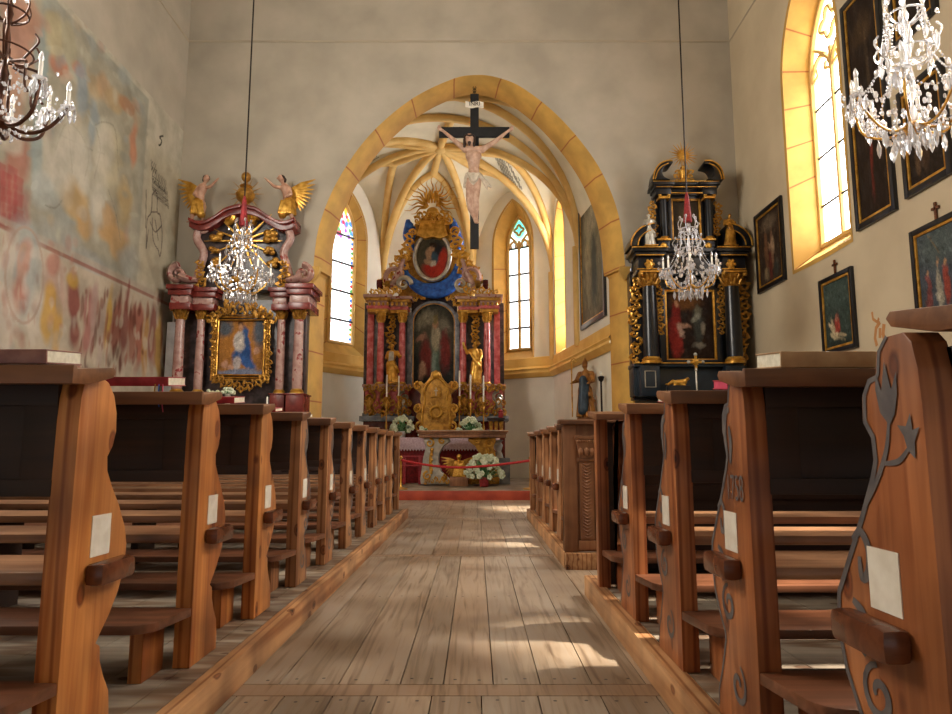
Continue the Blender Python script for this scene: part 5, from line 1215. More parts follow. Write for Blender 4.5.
for u, v, lb, sg in ((392, 383, 'gilded saint statue between the left columns of the high altar', -1), (475, 384, 'gilded saint statue raising a hand, between the right columns of the high altar', 1)):
    x, z = atY(u, v, 16.8); h = 1.0 if sg < 0 else 1.06; t = thing('saint_statue', lb, 'statue', (x, 16.9, atY(u, 384, 16.85)[1]), group='gilded saints on the high altar')
    body(draped(h, (-.16, -.14, .62) if sg < 0 else (-.27, -.12, .92), (.22, -.14, .68) if sg < 0 else (.12, -.15, .56), .6 * sg, .04 * sg, .15, 71 + sg), 'body', 'gold', t, .016)
    MB().lathe([(.17, 0), (.17, .03), (.15, .05)], n=14).build('plinth', 'old_gold', t)
    if sg < 0: MB().prism([(-.10, .56), (.04, .58), (.03, .80), (-.08, .80)], -.12, -.06).build('breastplate', 'silver', t, bevel=.02)
    else: MB().tube([(-.27, -.14, .86), (-.29, -.15, 1.02)], .03, 6).build('attribute', 'gold', t)
# mensa behind the people's altar, with lace cloth
me_ = thing('altar_mensa', 'lace-covered altar table with dark red front below the gilded tabernacle', 'altar table', (-1.0, 16.35, FZ)); o_ = tuple(me_.location)
zt = atY(420, 437.5, 16.0)[1]
MB().box(-2.45, .48, 16.05, 16.75, FZ + .001, zt - .10).build('altar_block', 'red_velvet', me_, o_, bevel=.01)
MB().box(-2.5, .53, 16.0, 16.8, zt - .10, zt - .012).build('altar_slab', 'grey_marble', me_, o_, bevel=.01)
mb = MB().box(-2.52, .55, 15.985, 16.8, zt - .012, zt); P = [(-2.52, zt)]
n_ = 44
V = []
for i in range(n_ * 2 + 1): V.append((-2.52 + 3.07 * i / (n_ * 2), zt - .26 - (.05 if i % 2 else 0)))
mb.prism([(-2.52, zt)] + V + [(.55, zt)], 15.98, 15.99); mb.build('lace_cloth', 'lace', me_, o_, smooth=0)
mb = MB()
for v in (457, 466): x0, z = atY(398, v, 15.5); x1, _ = atY(427, v, 15.5); mb.tube([(x0 - .5, 15.5, z), (x1, 15.5, z)], .028, 8)
t = thing('red_kneeler_rail', 'low red rail of two bars left of the scroll-legged altar', 'rail', (x0, 15.5, FZ))
mb.build('rail', 'red_cover', t, tuple(t.location))
for u in (404.5, 420):
    x, z = atY(u, 456, 15.5); MB().box(x - .03, x + .03, 15.47, 15.53, FZ + .001, z).build('post', 'red_cover', t, tuple(t.location), bevel=.004)
zm = zt
# tabernacle
xT, _ = atY(436, 420, 16.3); t = thing('tabernacle', 'gilded scroll-edged tabernacle in the middle of the altar', 'tabernacle', (xT, 16.4, zm)); o_ = tuple(t.location)
half = [(0, 370), (4.5, 372), (6, 377), (9, 381), (12, 384), (15, 381), (19.5, 382), (21, 388), (17, 392), (15, 394), (16, 399), (15, 404), (18, 403), (21, 407), (19, 412), (20, 417), (16, 422), (15, 432), (18, 438)]
P = [atY(436 + a, v, 16.3) for a, v in half] + [atY(436 - a, v, 16.3) for a, v in half[::-1][:-1]]
zmin = zm + .001; P = [(a, max(b2, zmin)) for a, b2 in P]
MB().prism(P, 16.3, 16.55).build('body', 'old_gold', t, o_, bevel=.015)
mb = MB()
for sg in (-1, 1):
    for a, v, r_ in ((18, 386, .10), (18, 409, .10), (16, 427, .12)): x, z = atY(436 + sg * a, v, 16.25); spir(mb, (x, z), 16.28, r_, pi / 2, 1.3, -sg, .035, 16, 1.3); 
    mb.tube([(a, 16.28, b2) for a, b2 in catmull([atY(436 + sg * a, v, 16.25) for a, v in [(13, 428), (14, 415), (11, 400), (12, 390), (7, 382), (0, 376)]], 5)], .025, 6)
x, z = atY(436, 375, 16.25); mb.ell((x, 16.28, z), .10, .06, .09); x, z = atY(436, 412, 16.25); mb.tube([(x + .13 * cos(k), 16.27, z + .13 * sin(k)) for k in np.linspace(0, 2 * pi, 21)[:-1]], .035, 6, closed=True); rays(mb, (x, z), 16.28, 12, .1, .28, .02)
mb.build('scrollwork', 'gold', t, o_, smooth=50)
x, z = atY(436, 391, 16.25); mb = MB().prism([(x - .12, z - .16), (x + .12, z - .16), (x + .12, z + .06), (x, z + .16), (x - .12, z + .06)], 16.27, 16.31); mb.build('door', 'old_gold', t, o_, bevel=.01)
mb = MB().box(x - .008, x + .008, 16.255, 16.27, z - .11, z + .08); mb.box(x - .045, x + .045, 16.255, 16.27, z + .0, z + .018); mb.build('small_cross', 'silver', t, o_)
# candles of the altar
for u, v0, v1, lb in ((387, 375, 397, 'leftmost altar candle, before the left gilded saint'), (399, 376, 396, 'altar candle between the left gilded saint and the tabernacle'), (459.5, 371, 396, 'tallest altar candle, just right of the tabernacle'), (470.5, 375, 399, 'altar candle in front of the right gilded saint'), (483.5, 376, 402, 'rightmost altar candle, before the outer right column')):
    x, z1 = atY(u, v0, 16.6); _, z0 = atY(u, v1, 16.6); candlestick(lb, x, 16.6, zm, z0 - zm, z1 - z0, 'gold', 'candles of the high altar', 1.15)
def bouquet(label, x, y, z, w_, h, seed, pot=None, nb=26, nf=60):
    t = thing('flower_arrangement', label, 'flowers', (x, y, z), group='flower arrangements at the altar'); q = random.Random(seed)
    MB().lathe([(.07, 0), (.09, .02), (.10, h * .25), (.08, h * .3)], n=12).build('pot', pot or 'white_stone', t)
    mb = MB()
    for k in range(nf):
        a, e = q.uniform(0, 2 * pi), q.uniform(-.2, 1.4); d = Vector((cos(a) * cos(e) * w_, sin(a) * cos(e) * w_ * .7, h * .35 + sin(e) * h * .62)) * q.uniform(.75, 1)
        d.z = max(d.z, .035)
        b2 = Vector((0, 0, h * .25)); m_ = b2.lerp(d, .6); sd2 = Vector((-sin(a), cos(a), q.uniform(-.4, .4))) * .03
        mb.add([m_, b2.lerp(d, .8) + sd2, d, b2.lerp(d, .8) - sd2], [(0, 1, 2, 3)]); mb.tube([b2, m_], .006, 4)
    f_ = mb.build('foliage', 'foliage', t, smooth=0); f_['kind'] = 'stuff'
    mb = MB()
    for k in range(nb):
        a, e = q.uniform(0, 2 * pi), q.uniform(-.1, 1.4); r_ = q.uniform(.85, 1.08); c_ = (cos(a) * cos(e) * w_ * r_, sin(a) * cos(e) * w_ * .7 * r_, max(.05, h * .35 + sin(e) * h * .62 * r_))
        for j in range(5): mb.ell((c_[0] + .032 * cos(j * 1.26), c_[1] - .012, c_[2] + .032 * sin(j * 1.26)), .028, .02, .028, 6, 4)
    mb.build('blossoms', 'petals', t)['kind'] = 'stuff'; return t
x, _ = atY(401.5, 420, 16.12); bouquet('pale flower arrangement left of the tabernacle', x, 16.12, zm, .27, .48, 1, None, 34)
x, _ = atY(425, 422, 16.05); bouquet('small plant in a red pot right before the tabernacle', x, 16.05, zm, .13, .26, 2, 'red_cover', 6, 40)
x, _ = atY(470.5, 420, 16.18); bouquet('pale flower arrangement right of the tabernacle', x, 16.12, zm, .28, .46, 3, None, 34)

# people's altar
pa = thing('altar_table', 'wooden altar slab on two gilded scroll legs in front of the high altar', 'altar table', (-.3, 15.0, FZ)); o_ = tuple(pa.location)
x0, z1 = atY(416, 430.5, 14.7); x1, _ = atY(508.5, 430.5, 14.7); z0 = atY(416, 437.5, 14.7)[1]
mb = MB().box(x0, x1, 14.7, 15.5, z1 - .035, z1); mb.box(x0 + .03, x1 - .03, 14.73, 15.47, z1 - .07, z1 - .035); mb.box(x0 + .05, x1 - .05, 14.76, 15.45, z0, z1 - .07); mb.build('slab', 'carved_oak', pa, o_, bevel=.008)
mb = MB().box(x0 + .02, x1 - .02, 14.72, 15.48, z1, z1 + .008); mb.build('altar_cloth', 'linen', pa, o_, smooth=0)
def scrolleg(u0, u1, flip, name='scroll_leg'):
    sg = -1 if flip else 1; um = (u0 + u1) / 2; hw_ = (u1 - u0) / 2
    f = [(-1, 484), (-1.05, 479), (-.95, 470), (-.85, 458), (-.65, 447), (-.8, 441), (-.8, 438), (.95, 438), (1, 441), (.55, 446), (.25, 454), (.2, 463), (.4, 472), (.8, 477), (1, 480), (1, 484)]
    P = [atY(um + sg * a * hw_, v, 14.95) for a, v in f]; P = [(a, min(max(b2, FZ + .002), z0)) for a, b2 in P]
    mb = MB(); mb.prism(P, 14.9, 15.3); lg = mb.build(name, 'silver' if not flip else 'old_gold', pa, o_, bevel=.015)
    mb = MB(); 
    for i, (a, v, r_, s2) in enumerate(((-.55, 476, .10, 1), (-.4, 443, .10, -1), (.45, 441, .07, 1), (.55, 478, .07, -1))): x, z = atY(um + sg * a * hw_, v, 14.88); spir(mb, (x, z), 14.89, r_, pi / 2, 1.3, sg * s2, .03, 16)
    mb.tube([(a, 14.89, b2) for a, b2 in catmull([atY(um + sg * a * hw_, v, 14.88) for a, v in [(-.3, 474), (-.35, 460), (-.2, 448)]], 5)], .035, 6)
    for k in range(5): x, z = atY(um - sg * .28 * hw_, 450 + k * 5, 14.87); mb.ell((x, 14.87, z), .035, .025, .04, 6, 5)
    rocaille(mb, [atY(um + sg * a * hw_, v, 14.87) for a, v in [(-.75, 482), (0, 480), (.8, 481)]], 14.87, .08, 81); mb.build('gilt_carving', 'gold', lg, o_, smooth=50)
scrolleg(421, 450, False); scrolleg(468, 499, True)
# gilt angel with wooden plinth under the slab
x, zt = atY(459, 470, 14.75); t = thing('angel_bust', 'small gilt winged angel on a wooden block under the altar slab', 'statue', (x, 14.75, FZ + .001))
zz = atY(459, 477, 14.6)[1] - FZ
MB().box(-.19, .19, -.13, .13, 0, zz).build('plinth', 'carved_oak', t, bevel=.008)
sc_ = .62
body([((0, 0, zz + .02), .10, (0, 0, zz + .14), .07), ((0, 0, zz + .14), .065, (0, 0, zz + .26), .075), ((-.06, 0, zz + .30), .04, (.06, 0, zz + .30), .04), ((0, 0, zz + .33), .03, (0, 0, zz + .36), .03), ((0, -.01, zz + .41), .052, (0, -.01, zz + .43), .05), ((0, -.06, zz + .41), .01, (0, -.065, zz + .405), .01), ((-.08, 0, zz + .3), .035, (-.10, -.06, zz + .2), .028), ((-.10, -.06, zz + .2), .026, (-.02, -.10, zz + .22), .018), ((.08, 0, zz + .3), .035, (.10, -.06, zz + .2), .028), ((.10, -.06, zz + .2), .026, (.02, -.10, zz + .22), .018)] + [((-.09 + .036 * k, -.08, zz + .16), .015, (-.12 + .048 * k, -.10, zz + .01), .02) for k in range(6)], 'body', 'gold', t, .011)
mb = MB(); wings(mb, .05, .06, zz + .32, .34, 1, .25); wings(mb, -.05, .06, zz + .32, .34, -1, .25); mb.build('wings', 'old_gold', t)
x, _ = atY(484, 470, 14.45); bouquet('large white hydrangea arrangement on the floor at the altar leg', x, 14.45, FZ + .001, .38, .66, 5, 'red_cover', 95, 90)
# pedestal and small table at the right end
x, zt = atY(503, 458, 15.6); t = thing('stone_pedestal', 'grey stone block with a turned white and blue column beside the altar', 'pedestal', (x, 15.6, FZ + .001))
MB().box(-.15, .15, -.15, .15, 0, zt - FZ).build('block', 'grey_marble', t, bevel=.01)
x2, z2 = atY(498, 440, 15.6); mb = MB(); mb.lathe([(.11, zt - FZ), (.09, zt - FZ + .08), (.06, zt - FZ + .15), (.10, zt - FZ + .28), (.06, z2 - FZ - .05), (.11, z2 - FZ)], (-.1, 0, 0), 14); mb.build('baluster', 'white_stone', t)
x, zt = atY(496, 418, 16.2); t = thing('credence_shelf', 'dark corner shelf on little gilt brackets holding the red lamp', 'shelf', (x, 16.2, zm))
h_ = zt - zm; mb = MB().box(-.21, .21, -.2, .25, h_ - .04, h_); mb.box(-.18, .18, -.17, .22, h_ - .08, h_ - .04); mb.build('board', 'dark_pew', t, bevel=.005)
for sx in (-.12, 0, .12): MB().lathe([(.045, 0), (.03, .04), (.05, h_ - .12), (.055, h_ - .08)], (sx, -.05, 0), 10).build('bracket', 'old_gold', t)
x, _ = atY(501, 412, 16.1); t = thing('red_lamp', 'small red glass lamp on the dark corner shelf', 'lamp', (x, 16.15, zt))
MB().lathe([(.05, 0), (.06, .03), (.06, .12), (.045, .14)], n=14).build('glass', 'red_cover', t); MB().lathe([(.05, .14), (.055, .16), (.03, .19), (.0, .2)], n=12).build('lid', 'red_velvet', t)
# red rope barrier across the chancel
t = thing('rope_barrier', 'red rope hung in a slack curve across the chancel step', 'barrier', (-.2, 13.6, FZ + .001)); o_ = tuple(t.location)
P = catmull([atY(u, v, 13.6) for u, v in [(401, 460), (415, 463), (435, 466), (456, 467.5), (480, 466.5), (505, 464), (530, 460.5)]], 5)
MB().tube([(a, 13.6, b2) for a, b2 in P], .024, 8).build('rope', 'red_rope', t, o_)
for p in (P[0], P[-1]): MB().lathe([(.14, 0), (.14, .02), (.03, .04), (.018, .06), (.018, p[1] - FZ + .02), (.035, p[1] - FZ + .05), (.0, p[1] - FZ + .09)], (p[0] - t.location.x, 0, 0), 14).build('post', 'gold', t)

# ================================================================ CRUCIFIX hanging in the arch
xc, zc = atY(474.5, 131.5, 12.88); YC = 12.93; ZK = atY(474, 248, 12.88)[1]
t = thing('crucifix', 'large black cross with a pale carved figure hanging in the chancel arch', 'crucifix', (xc, YC, ZK)); 
B = atY(474, 93.5, 12.88)[1] - ZK; cb = zc - ZK
MB().box(-.085, .085, -.04, .04, 0, B).build('upright', 'black_wood', t, bevel=.006)
MB().box(-.70, .69, -.045, .035, cb - .10, cb + .10).build('crossbeam', 'black_wood', t, bevel=.006)
tz = atY(474, 105, 12.88)[1] - ZK
sg_ = MB(); sg_.grid(lambda u, v: ((u - .5) * .36, -.065 - .02 * cos(u * 2 * pi * 1.5) * 1, tz - .065 + .13 * v), 16, 2); pq = sg_.build('title_scroll', 'paper', t, smooth=60)
V, Fc = text_mesh('INRI', .125); MB().add([(x * .95, -.098, tz + y) for x, y, _ in V], Fc).build('lettering', 'iron', pq, smooth=0)
mb = MB(); zc2 = 7.98 - ZK
mb.tube([(0, 0, B), (0, 0, zc2 + .1)], .008, 6)
for k in range(3): mb.tube([(.03 * cos(a), 0, B + .03 + k * .06 + .03 * sin(a)) for a in np.linspace(0, 2 * pi, 11)[:-1]], .008, 5, closed=True)
mb.build('chain', 'iron', t)
q_ = lambda u, v, y=-.12: (atY(u, v, 12.83)[0] - xc, y, atY(u, v, 12.83)[1] - ZK)
HD = q_(469.5, 143, -.2); SL, SR = q_(465.5, 150.5, -.14), q_(482, 150.5, -.14); HL, HR = q_(443, 130.5, -.09), q_(508, 131, -.09); EL, ER = q_(455, 141.5, -.12), q_(495, 142, -.12)
PEL = q_(473.5, 180, -.14); CH = q_(473.5, 159, -.15); WA = q_(474, 169, -.15); KL, KR = q_(469.5, 202, -.2), q_(476, 201, -.21); FL, FR = q_(474.5, 218, -.1), q_(476.5, 218.5, -.12); TL, TR = q_(475.5, 223.5, -.17), q_(477.5, 224, -.19)
add = lambda p, *d: tuple(a + b2 for a, b2 in zip(p, d))
cp = [(SL, .07, SR, .07), (CH, .135, WA, .105), (WA, .105, PEL, .125), (add(CH, -.05, 0, .04), .11, add(CH, .05, 0, .04), .11), (add(CH, 0, .01, .16), .055, HD, .05), (HD, .088, add(HD, .0, .0, .06), .085), (add(HD, .0, -.075, -.045), .04, add(HD, 0, -.08, -.06), .03), (add(HD, .01, -.09, .01), .018, add(HD, .01, -.105, -.015), .016),
      (SL, .062, EL, .048), (EL, .045, HL, .028), (SR, .062, ER, .048), (ER, .045, HR, .028), (add(PEL, -.06, 0, -.02), .10, KL, .066), (KL, .062, add(KL, .02, .03, -.16), .062), (add(KL, .02, .03, -.16), .06, FL, .034), (add(PEL, .06, 0, -.02), .10, KR, .066), (KR, .062, add(KR, .0, .03, -.16), .062), (add(KR, .0, .03, -.16), .06, FR, .034), (FL, .036, TL, .026), (FR, .036, TR, .026)]
for H, sg in ((HL, -1), (HR, 1)):
    k = add(H, sg * .06, -.01, .03); cp.append((H, .03, k, .034))
    for f in range(4): cp.append((add(k, 0, 0, (f - 1.5) * .018), .011, add(k, sg * (.05 - .008 * abs(f - 1.3)), -.035, (f - 1.5) * .026 + .02), .009))
    cp.append((add(k, -sg * .02, -.01, .03), .011, add(k, sg * .005, -.03, .065), .009))
bd = body(cp, 'body', 'pale_flesh', t, .011)
lc = [(add(PEL, -.10, -.03, .06), .07, add(PEL, .11, -.03, .05), .07), (add(PEL, 0, 0, .02), .14, add(PEL, 0, 0, -.07), .13), (add(PEL, -.13, -.03, .03), .05, add(PEL, -.17, -.02, -.16), .035), (add(PEL, .13, -.03, .03), .05, add(PEL, .24, -.02, -.06), .04), (add(PEL, .22, -.02, -.04), .04, add(PEL, .33, -.02, -.17), .025), (add(PEL, .2, -.02, -.05), .035, add(PEL, .27, -.04, -.22), .02)]
for k in range(6): lc.append((add(PEL, -.11 + k * .045, -.13, .07), .018, add(PEL, -.03 + k * .012, -.16, -.10), .02))
body(lc, 'loincloth', 'linen', bd, .013)
mb = MB(); mb.ell(add(HD, 0, .03, .05), .10, .09, .10); mb.cap(add(HD, -.08, .0, .02), .045, add(HD, -.10, -.01, -.12), .025); mb.cap(add(HD, .08, .01, .02), .045, add(HD, .09, .0, -.10), .025); mb.cap(add(HD, 0, -.085, -.08), .035, add(HD, 0, -.08, -.12), .02)
mb.tube([add(HD, .105 * cos(a), .01 + .1 * sin(a), .075 + .012 * sin(5 * a)) for a in np.linspace(0, 2 * pi, 25)[:-1]], .018, 6, closed=True); mb.build('hair', 'hair_brown', bd)

# ================================================================ CHANCEL WALL: picture, bishop, pole
f0 = ffn(PV[0], PV[1], 0); L0, d0_, n0_ = facet(PV[0], PV[1])
def wallpic(root, fn, a0, a1, z0, z1, cv, fw=.09, fd=.05, gilt=.025, mat='black_lacquer'):
    o = tuple(root.location)
    for nm, mt, r0, r1, dd in (('frame', mat, 0, fw, fd), ('gilt_moulding', 'gold', fw, fw + gilt, fd * .8)):
        mb = MB()
        for (p0, p1, q0, q1) in ((a0 + r0, a0 + r1, z0 + r0, z1 - r0), (a1 - r1, a1 - r0, z0 + r0, z1 - r0), (a0 + r1, a1 - r1, z0 + r0, z0 + r1), (a0 + r1, a1 - r1, z1 - r1, z1 - r0)):
            V = [fn(a, -d_, z) for z in (q0, q1) for d_ in (.004, dd) for a in (p0, p1)]
            mb.add(V, [(0, 2, 3, 1), (4, 5, 7, 6), (0, 1, 5, 4), (2, 6, 7, 3), (0, 4, 6, 2), (1, 3, 7, 5)])
        mb.build(nm, mt, root, o, bevel=.006)
    k = fw + gilt
    cv.mesh(lambda u, v: fn(a0 + k + (a1 - a0 - 2 * k) * u, -fd * .45, z0 + k + (z1 - z0 - 2 * k) * v)).build('canvas', 'oil_paint', root, o, smooth=0)
c = Canvas(50, 70, '6c6450', 91, .25); c.blob(.5, .5, .4, .4, '857c62', .9); c.blob(.4, .4, .15, .3, '4c5048', .7); c.blob(.65, .45, .12, .25, '9a8c6c', .7); c.blob(.5, .8, .3, .12, '9c947c', .8); c.shade(.25).scumble(300, .05)
t = thing('painting', 'large framed painting hanging inside the chancel right behind the arch', 'painting', f0(1.4, 0, 3.7), group=None)
wallpic(t, f0, .55, 2.42, 3.62, 6.55, c, .10, .06, .03)
# bishop statue on a bracket
P_ = f0(1.45, -.22, 0); x, y = P_[0], P_[1]; zb = atY(583, 418, y)[1]; ztp = atY(585, 357, y)[1]; h = (ztp - zb) / 1.09
t = thing('bishop_statue', 'painted wooden bishop with mitre and staff on the right chancel wall', 'statue', (x, y, zb), -.5)
br = MB().lathe([(.02, -.42), (.09, -.34), (.14, -.2), (.2, -.06), (.21, 0)], n=14); br.build('bracket', 'desk_wood', t)
b_ = body(draped(h, (-.20, -.16, .62), (.12, -.2, .60), -.4, -.02, .17, 95, True), 'body', 'brown_robe', t, .016)
body([((-.02 * h, -.10 * h, .68 * h), .07 * h, (-.03 * h, -.15 * h, .12 * h), .075 * h), ((.03 * h, -.09 * h, .6 * h), .06 * h, (.02 * h, -.15 * h, .15 * h), .06 * h)], 'under_robe', 'teal_robe', b_, .016)
mb = MB(); mb.tube([(-.2 * h, -.18 * h, .02), (-.2 * h, -.18 * h, .98 * h)], .014, 6); spir(mb, (-.2 * h + .05 * h, 1.0 * h), -.18 * h, .06 * h, pi, 1.2, -1, .016, 16); mb.build('staff', 'gold', t)
P_ = f0(.70, -.12, 0); x, y = P_[0], P_[1]; zt = atY(601, 372, y)[1]
t = thing('processional_candle', 'dark processional candle pole standing beside the wooden bishop', 'candle pole', (x, y, FZ + .001)); h = zt - FZ
MB().lathe([(.12, 0), (.12, .03), (.03, .06), (.02, .1), (.02, h - .2), (.05, h - .17), (.07, h - .1), (.03, h - .08)], n=12).build('pole', 'iron', t); MB().lathe([(.022, h - .08), (.022, h), (.005, h + .01)], n=10).build('candle', 'wax', t)

# ================================================================ PICTURES on the right wall
fr_ = lambda a, d, z: (XR + d, a, z)
def rpic(label, y0, y1, z0, z1, cv, group, cross=False, fw=.075, tilt=0):
    t = thing('painting', label, 'painting', (XR, (y0 + y1) / 2, z0), group=group)
    fn = lambda a, d, z: (XR + d - tilt * (z - z0), a, z)
    cv.shade(.2).scumble(420, .045, .6); wallpic(t, fn, y0, y1, z0, z1, cv, fw, .05, .034)
    if cross:
        mb = MB(); m_ = (y0 + y1) / 2; mb.box(XR - .03, XR - .01, m_ - .014, m_ + .014, z1 + .001, z1 + .2); mb.box(XR - .03, XR - .01, m_ - .06, m_ + .06, z1 + .12, z1 + .148); mb.build('wooden_cross', 'knob_wood', t, tuple(t.location))
    return t
# canvas u runs along +y (away from the camera) so the picture's left edge is u = 1
def flipc(c): c.a = c.a[:, ::-1].copy(); return c
c = Canvas(44, 54, '3a2c22', 101, .3); c.figure(.35, .25, .6, '6a4a34', w=.12); c.figure(.6, .2, .65, '7a5a44', w=.1); c.figure(.5, .05, .5, '5a2c24', w=.12); c.blob(.5, .85, .3, .1, '6a5a48', .8); c.blob(.3, .12, .1, .1, '7a6a50', .6); c.blob(.75, .15, .12, .12, '3c3a34', .6); c.blob(.65, .5, .08, .12, 'a08468', .6)
rpic('dark framed painting between the black altar and the sunlit window', 10.74, 11.82, 3.62, 5.02, flipc(c), 'large dark paintings on the right wall')
c = Canvas(30, 90, '2c2018', 102, .35); c.figure(.5, .1, .35, '6a2c20', w=.12); c.figure(.35, .3, .3, '54402c', w=.12); c.figure(.6, .55, .3, '4c3c2c', w=.14); c.blob(.5, .85, .3, .06, '4a3826', .8)
rpic('tall narrow dark painting directly beside the sunlit window', 7.80, 8.65, 3.73, 6.84, flipc(c), 'large dark paintings on the right wall')
c = Canvas(34, 54, '2a2019', 103, .35); c.figure(.5, .1, .6, '463426', w=.15); c.figure(.25, .1, .5, '5c4632', w=.12); c.blob(.7, .6, .12, .14, '54483a', .7)
rpic('dark painting right of the tall narrow one, above the scene with standing figures', 6.83, 7.62, 3.78, 5.06, flipc(c), 'large dark paintings on the right wall')
c = Canvas(34, 54, '2a2019', 104, .35); c.blob(.5, .5, .3, .3, '40342a', .8)
rpic('dark painting at the upper right photo corner behind the crystal chandelier', 6.83, 7.62, 5.60, 7.3, flipc(c), 'large dark paintings on the right wall')
c = Canvas(44, 56, '3a4640', 105, .25); c.blob(.5, .8, .5, .25, '46544e', .9); c.blob(.45, .30, .1, .14, 'a04438', .5); c.blob(.45, .42, .05, .05, 'a8705c', .5); c.blob(.3, .28, .06, .12, 'b8a684', .5, .3); c.line([(.18, .2), (.3, .12), (.5, .1), (.7, .05)], .03, 'c0b08c'); c.line([(.2, .28), (.35, .18), (.55, .16), (.75, .12)], .025, 'b0a080'); c.line([(.15, .35), (.25, .3), (.3, .2)], .03, 'c8b898'); c.blob(.5, .0, .5, .1, '26302c', .8)
rpic('small station painting with a red figure in white swirls, cross on top', 8.84, 9.71, 2.25, 3.33, flipc(c), 'station pictures with small crosses', True, .06)
c = Canvas(44, 56, '4a5058', 106, .25); c.blob(.5, .8, .5, .25, '56605f', .9); c.figure(.2, .05, .5, '7a4440', w=.1); c.figure(.45, .05, .6, '9a9484', w=.1); c.figure(.62, .08, .55, '98483c', w=.1); c.figure(.85, .05, .5, '4c6450', w=.1); c.line([(.3, .95), (.5, .7)], .012, '7a6a50')
rpic('station painting of standing figures, cross on top, by the right photo edge', 6.72, 7.60, 2.30, 3.38, flipc(c), 'station pictures with small crosses', True, .06)

# ================================================================ CHANDELIERS
def drop_mesh(s=1.0):
    mb = MB(); n = 6; P = [(.0005, 0), (.006, -.012), (.013, -.035), (.010, -.055), (.0005, -.075)]
    mb.lathe([(r * s, z * s) for r, z in P], n=n, sy=.7); return mb
def beads(mb, P, r=.008, step=.022):
    P = [Vector(p) for p in P]; acc = 0
    for a, b2 in zip(P, P[1:]):
        L = (b2 - a).length; 
        while acc < L:
            c_ = a.lerp(b2, acc / L); mb.add([c_ + Vector(d) * r for d in ((1, 0, 0), (0, 1, 0), (-1, 0, 0), (0, -1, 0), (0, 0, 1.2), (0, 0, -1.2))], [(0, 1, 4), (1, 2, 4), (2, 3, 4), (3, 0, 4), (1, 0, 5), (2, 1, 5), (3, 2, 5), (0, 3, 5)]); acc += step
        acc -= L
def sag(p, q, d, n=8):
    return [tuple(Vector(p).lerp(Vector(q), i / n) - Vector((0, 0, d * 4 * (i / n) * (1 - i / n)))) for i in range(n + 1)]
DROP = drop_mesh()
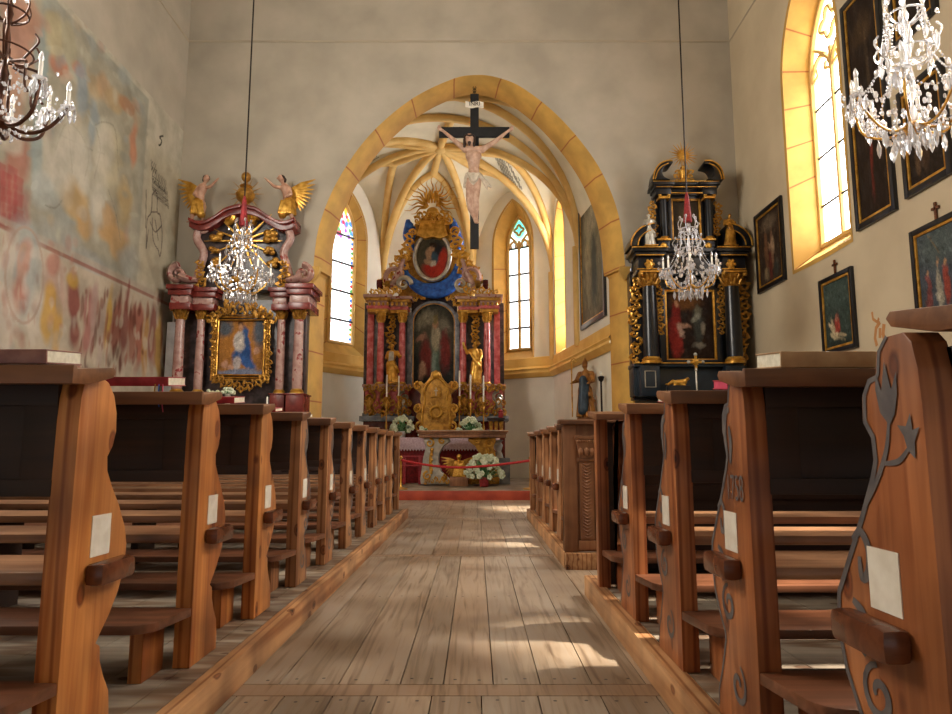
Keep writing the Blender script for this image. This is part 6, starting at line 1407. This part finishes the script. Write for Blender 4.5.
def make_chandelier(label, loc, armmat='gold', rich=True, seed=0, velvet=True, rot=0.2):
    t = thing('chandelier', label, 'chandelier', loc, group='crystal chandeliers hanging in the nave'); q = random.Random(seed)
    zc = ZC - loc[2]
    mb = MB(); mb.tube([(0, 0, 1.2), (0, 0, zc)], .011, 6); mb.build('cable', 'iron', t)
    if velvet: MB().tube([(0, 0, 1.45), (0, 0, 2.0)], .01, 6).lathe([(.012, 1.55), (.03, 1.48), (.045, 1.3), (.06, 1.12), (.05, 1.1)], n=14).build('velvet_sleeve', 'red_velvet', t)
    # stem of turned glass
    mb = MB(); mb.lathe([(.008, .16), (.03, .2), (.038, .25), (.015, .3), (.010, .34), (.028, .42), (.03, .5), (.016, .6), (.010, .66), (.022, .72), (.025, .8), (.01, .9), (.016, .95), (.028, 1.0), (.01, 1.06), (.008, 1.22)], n=12); mb.build('stem', 'crystal' if rich else armmat, t)
    mb = MB(); mb.lathe([(.01, .10), (.05, .13), (.075, .16), (.05, .19), (.02, .2)], n=14); mb.build('hub', 'gold' if rich else armmat, t)
    nA = 8; tips = []; drops = []
    for k in range(nA):
        a = 2 * pi * k / nA + rot; c_, s_ = cos(a), sin(a); pt = lambda r, z: (r * c_, r * s_, z); R_ = .405 if k % 2 == 0 else .36; zt = .36 if k % 2 == 0 else .42
        prof_ = catmull([(.04, .17), (.12, .13), (.22, .14), (.32, .22), (R_, zt)], 5)
        mb = MB(); mb.tube([pt(r, z) for r, z in prof_], .009 if rich else .014, 6)
        if not rich: mb.tube([pt(r, z) for r, z in catmull([(.06, .62), (.20, .60), (.21, .56), (.215, .42), (.25, .36)], 4)], .010, 6)
        arm = mb.build('arm', armmat, t); tip = pt(R_, zt); tips.append(tip)
        MB().lathe([(.008, 0), (.03, .004), (.05, .018), (.045, .02), (.015, .012)], tip, 12).build('drip_pan', 'crystal', arm)
        MB().lathe([(.018, .015), (.014, .03), (.0135, .14)], tip, 10).build('candle', 'wax', arm)
        MB().lathe([(.012, .14), (.017, .165), (.014, .19), (.004, .215)], tip, 10).build('flame_bulb', 'crystal', arm)
        for j in range(5): 
            b2 = 2 * pi * j / 5 + a; drops.append((tip[0] + .047 * cos(b2), tip[1] + .047 * sin(b2), tip[2] + .008, q.uniform(1.3, 1.9)))
        if rich: drops.append((*pt(.22,   .125), 1.8)); drops.append((*pt(.12, .12), 1.9))
    if rich:
        for k in range(8):
            a = 2 * pi * k / 8; drops.append((.075 * cos(a), .075 * sin(a), .13, 1.9)); 
            if k % 2 == 0: drops.append((.17 * cos(a + .2), .17 * sin(a + .2), .68, 1.7)); drops.append((.22 * cos(a + .3), .22 * sin(a + .3), .76, 1.7))
            if k % 2: drops.append((.12 * cos(a), .12 * sin(a), .99, 1.6)); drops.append((.12 * cos(a), .12 * sin(a), .9, 1.6))
    drops.append((0, 0, .10, 1.6))
    # crown and upper scrolls
    mb = MB(); mb.tube([(.12 * cos(a), .12 * sin(a), 1.0) for a in np.linspace(0, 2 * pi, 25)[:-1]], .008, 6, closed=True); mb.tube([(.17 * cos(a), .17 * sin(a), .70) for a in np.linspace(0, 2 * pi, 25)[:-1]], .007, 6, closed=True)
    for k in range(6):
        a = 2 * pi * k / 6; c_, s_ = cos(a), sin(a); mb.tube([(r * c_, r * s_, z) for r, z in catmull([(.02, .92), (.07, .95), (.12, 1.0), (.14, 1.08), (.11, 1.15)], 4)], .007, 6); mb.tube([(r * c_, r * s_, z) for r, z in catmull([(.03, .66), (.10, .63), (.17, .70), (.23, .78), (.20, .84)], 4)], .008, 6)
    mb.build('crown', 'crystal' if rich else armmat, t)
    for k in range(6):
        a = 2 * pi * k / 6; mb = MB(); mb.ell((.11 * cos(a), .11 * sin(a), 1.17), .02, .02, .028, 8, 6); mb.build('crown_bead', 'crystal', t)
    mb = MB()
    for k, tp in enumerate(tips):
        beads(mb, sag(tp, tips[(k + 1) % nA], .10), .009, .024)
        a = 2 * pi * k / nA + rot
        if rich: beads(mb, sag((.12 * cos(a), .12 * sin(a), 1.0), (.17 * cos(a), .17 * sin(a), .70), .0), .010, .026); beads(mb, sag((.17 * cos(a), .17 * sin(a), .70), tp, .06), .010, .026); beads(mb, sag(tp, (.06 * cos(a), .06 * sin(a), .12), .10), .010, .026)
        else:
            for j in range(26):
                b2 = q.uniform(0, 2 * pi); r_ = q.uniform(.05, .44); mb.ell((r_ * cos(b2), r_ * sin(b2), .08 + .3 * (r_ / .43) ** 1.5 + q.uniform(-.05, .12)), .012, .009, .017, 6, 4)
            beads(mb, sag((.06 * cos(a), .06 * sin(a), .62), tp, .05), .008, .04)
    if rich:
        for k in range(230):
            a = q.uniform(0, 2 * pi); r_ = .44 * sqrt(q.random()); z = .08 + .32 * (r_ / .43) ** 1.5 + q.uniform(-.06, .10)
            if k > 200: r_ = q.uniform(.08, .2); z = q.uniform(.6, 1.05)
            s_ = q.uniform(.012, .02); mb.ell((r_ * cos(a), r_ * sin(a), z), s_, s_ * .7, s_ * 1.4, 6, 4)
    mb.build('bead_chain', 'crystal', t)['kind'] = 'stuff'
    pr_ = None
    for x, y, z, s_ in drops[:100]:
        if pr_ is None: o = DROP_O = DROP.build('crystal_drop', 'crystal', t, smooth=0); pr_ = o
        else: o = pr_.copy(); COL.objects.link(o); o.parent = t
        o.location = (x, y, z); o.scale = (s_,) * 3; o.rotation_euler = (0, 0, q.uniform(0, 3))
    return t
make_chandelier('crystal chandelier with red velvet sleeve before the red marble left altar', (-3.35, 9.6, 3.02), seed=1)
make_chandelier('crystal chandelier with red velvet sleeve before the black and gold altar', (3.02, 9.5, 3.04), seed=2, rot=.5)
make_chandelier('large crystal chandelier before the dark paintings, by the right photo edge', (3.05, 4.55, 3.0), seed=3, velvet=False, rot=.1)
make_chandelier('sparse bronze-armed chandelier before the fresco, cut by the left photo edge', (-3.36, 4.6, 3.05), 'bronze', False, 4, False, .45)
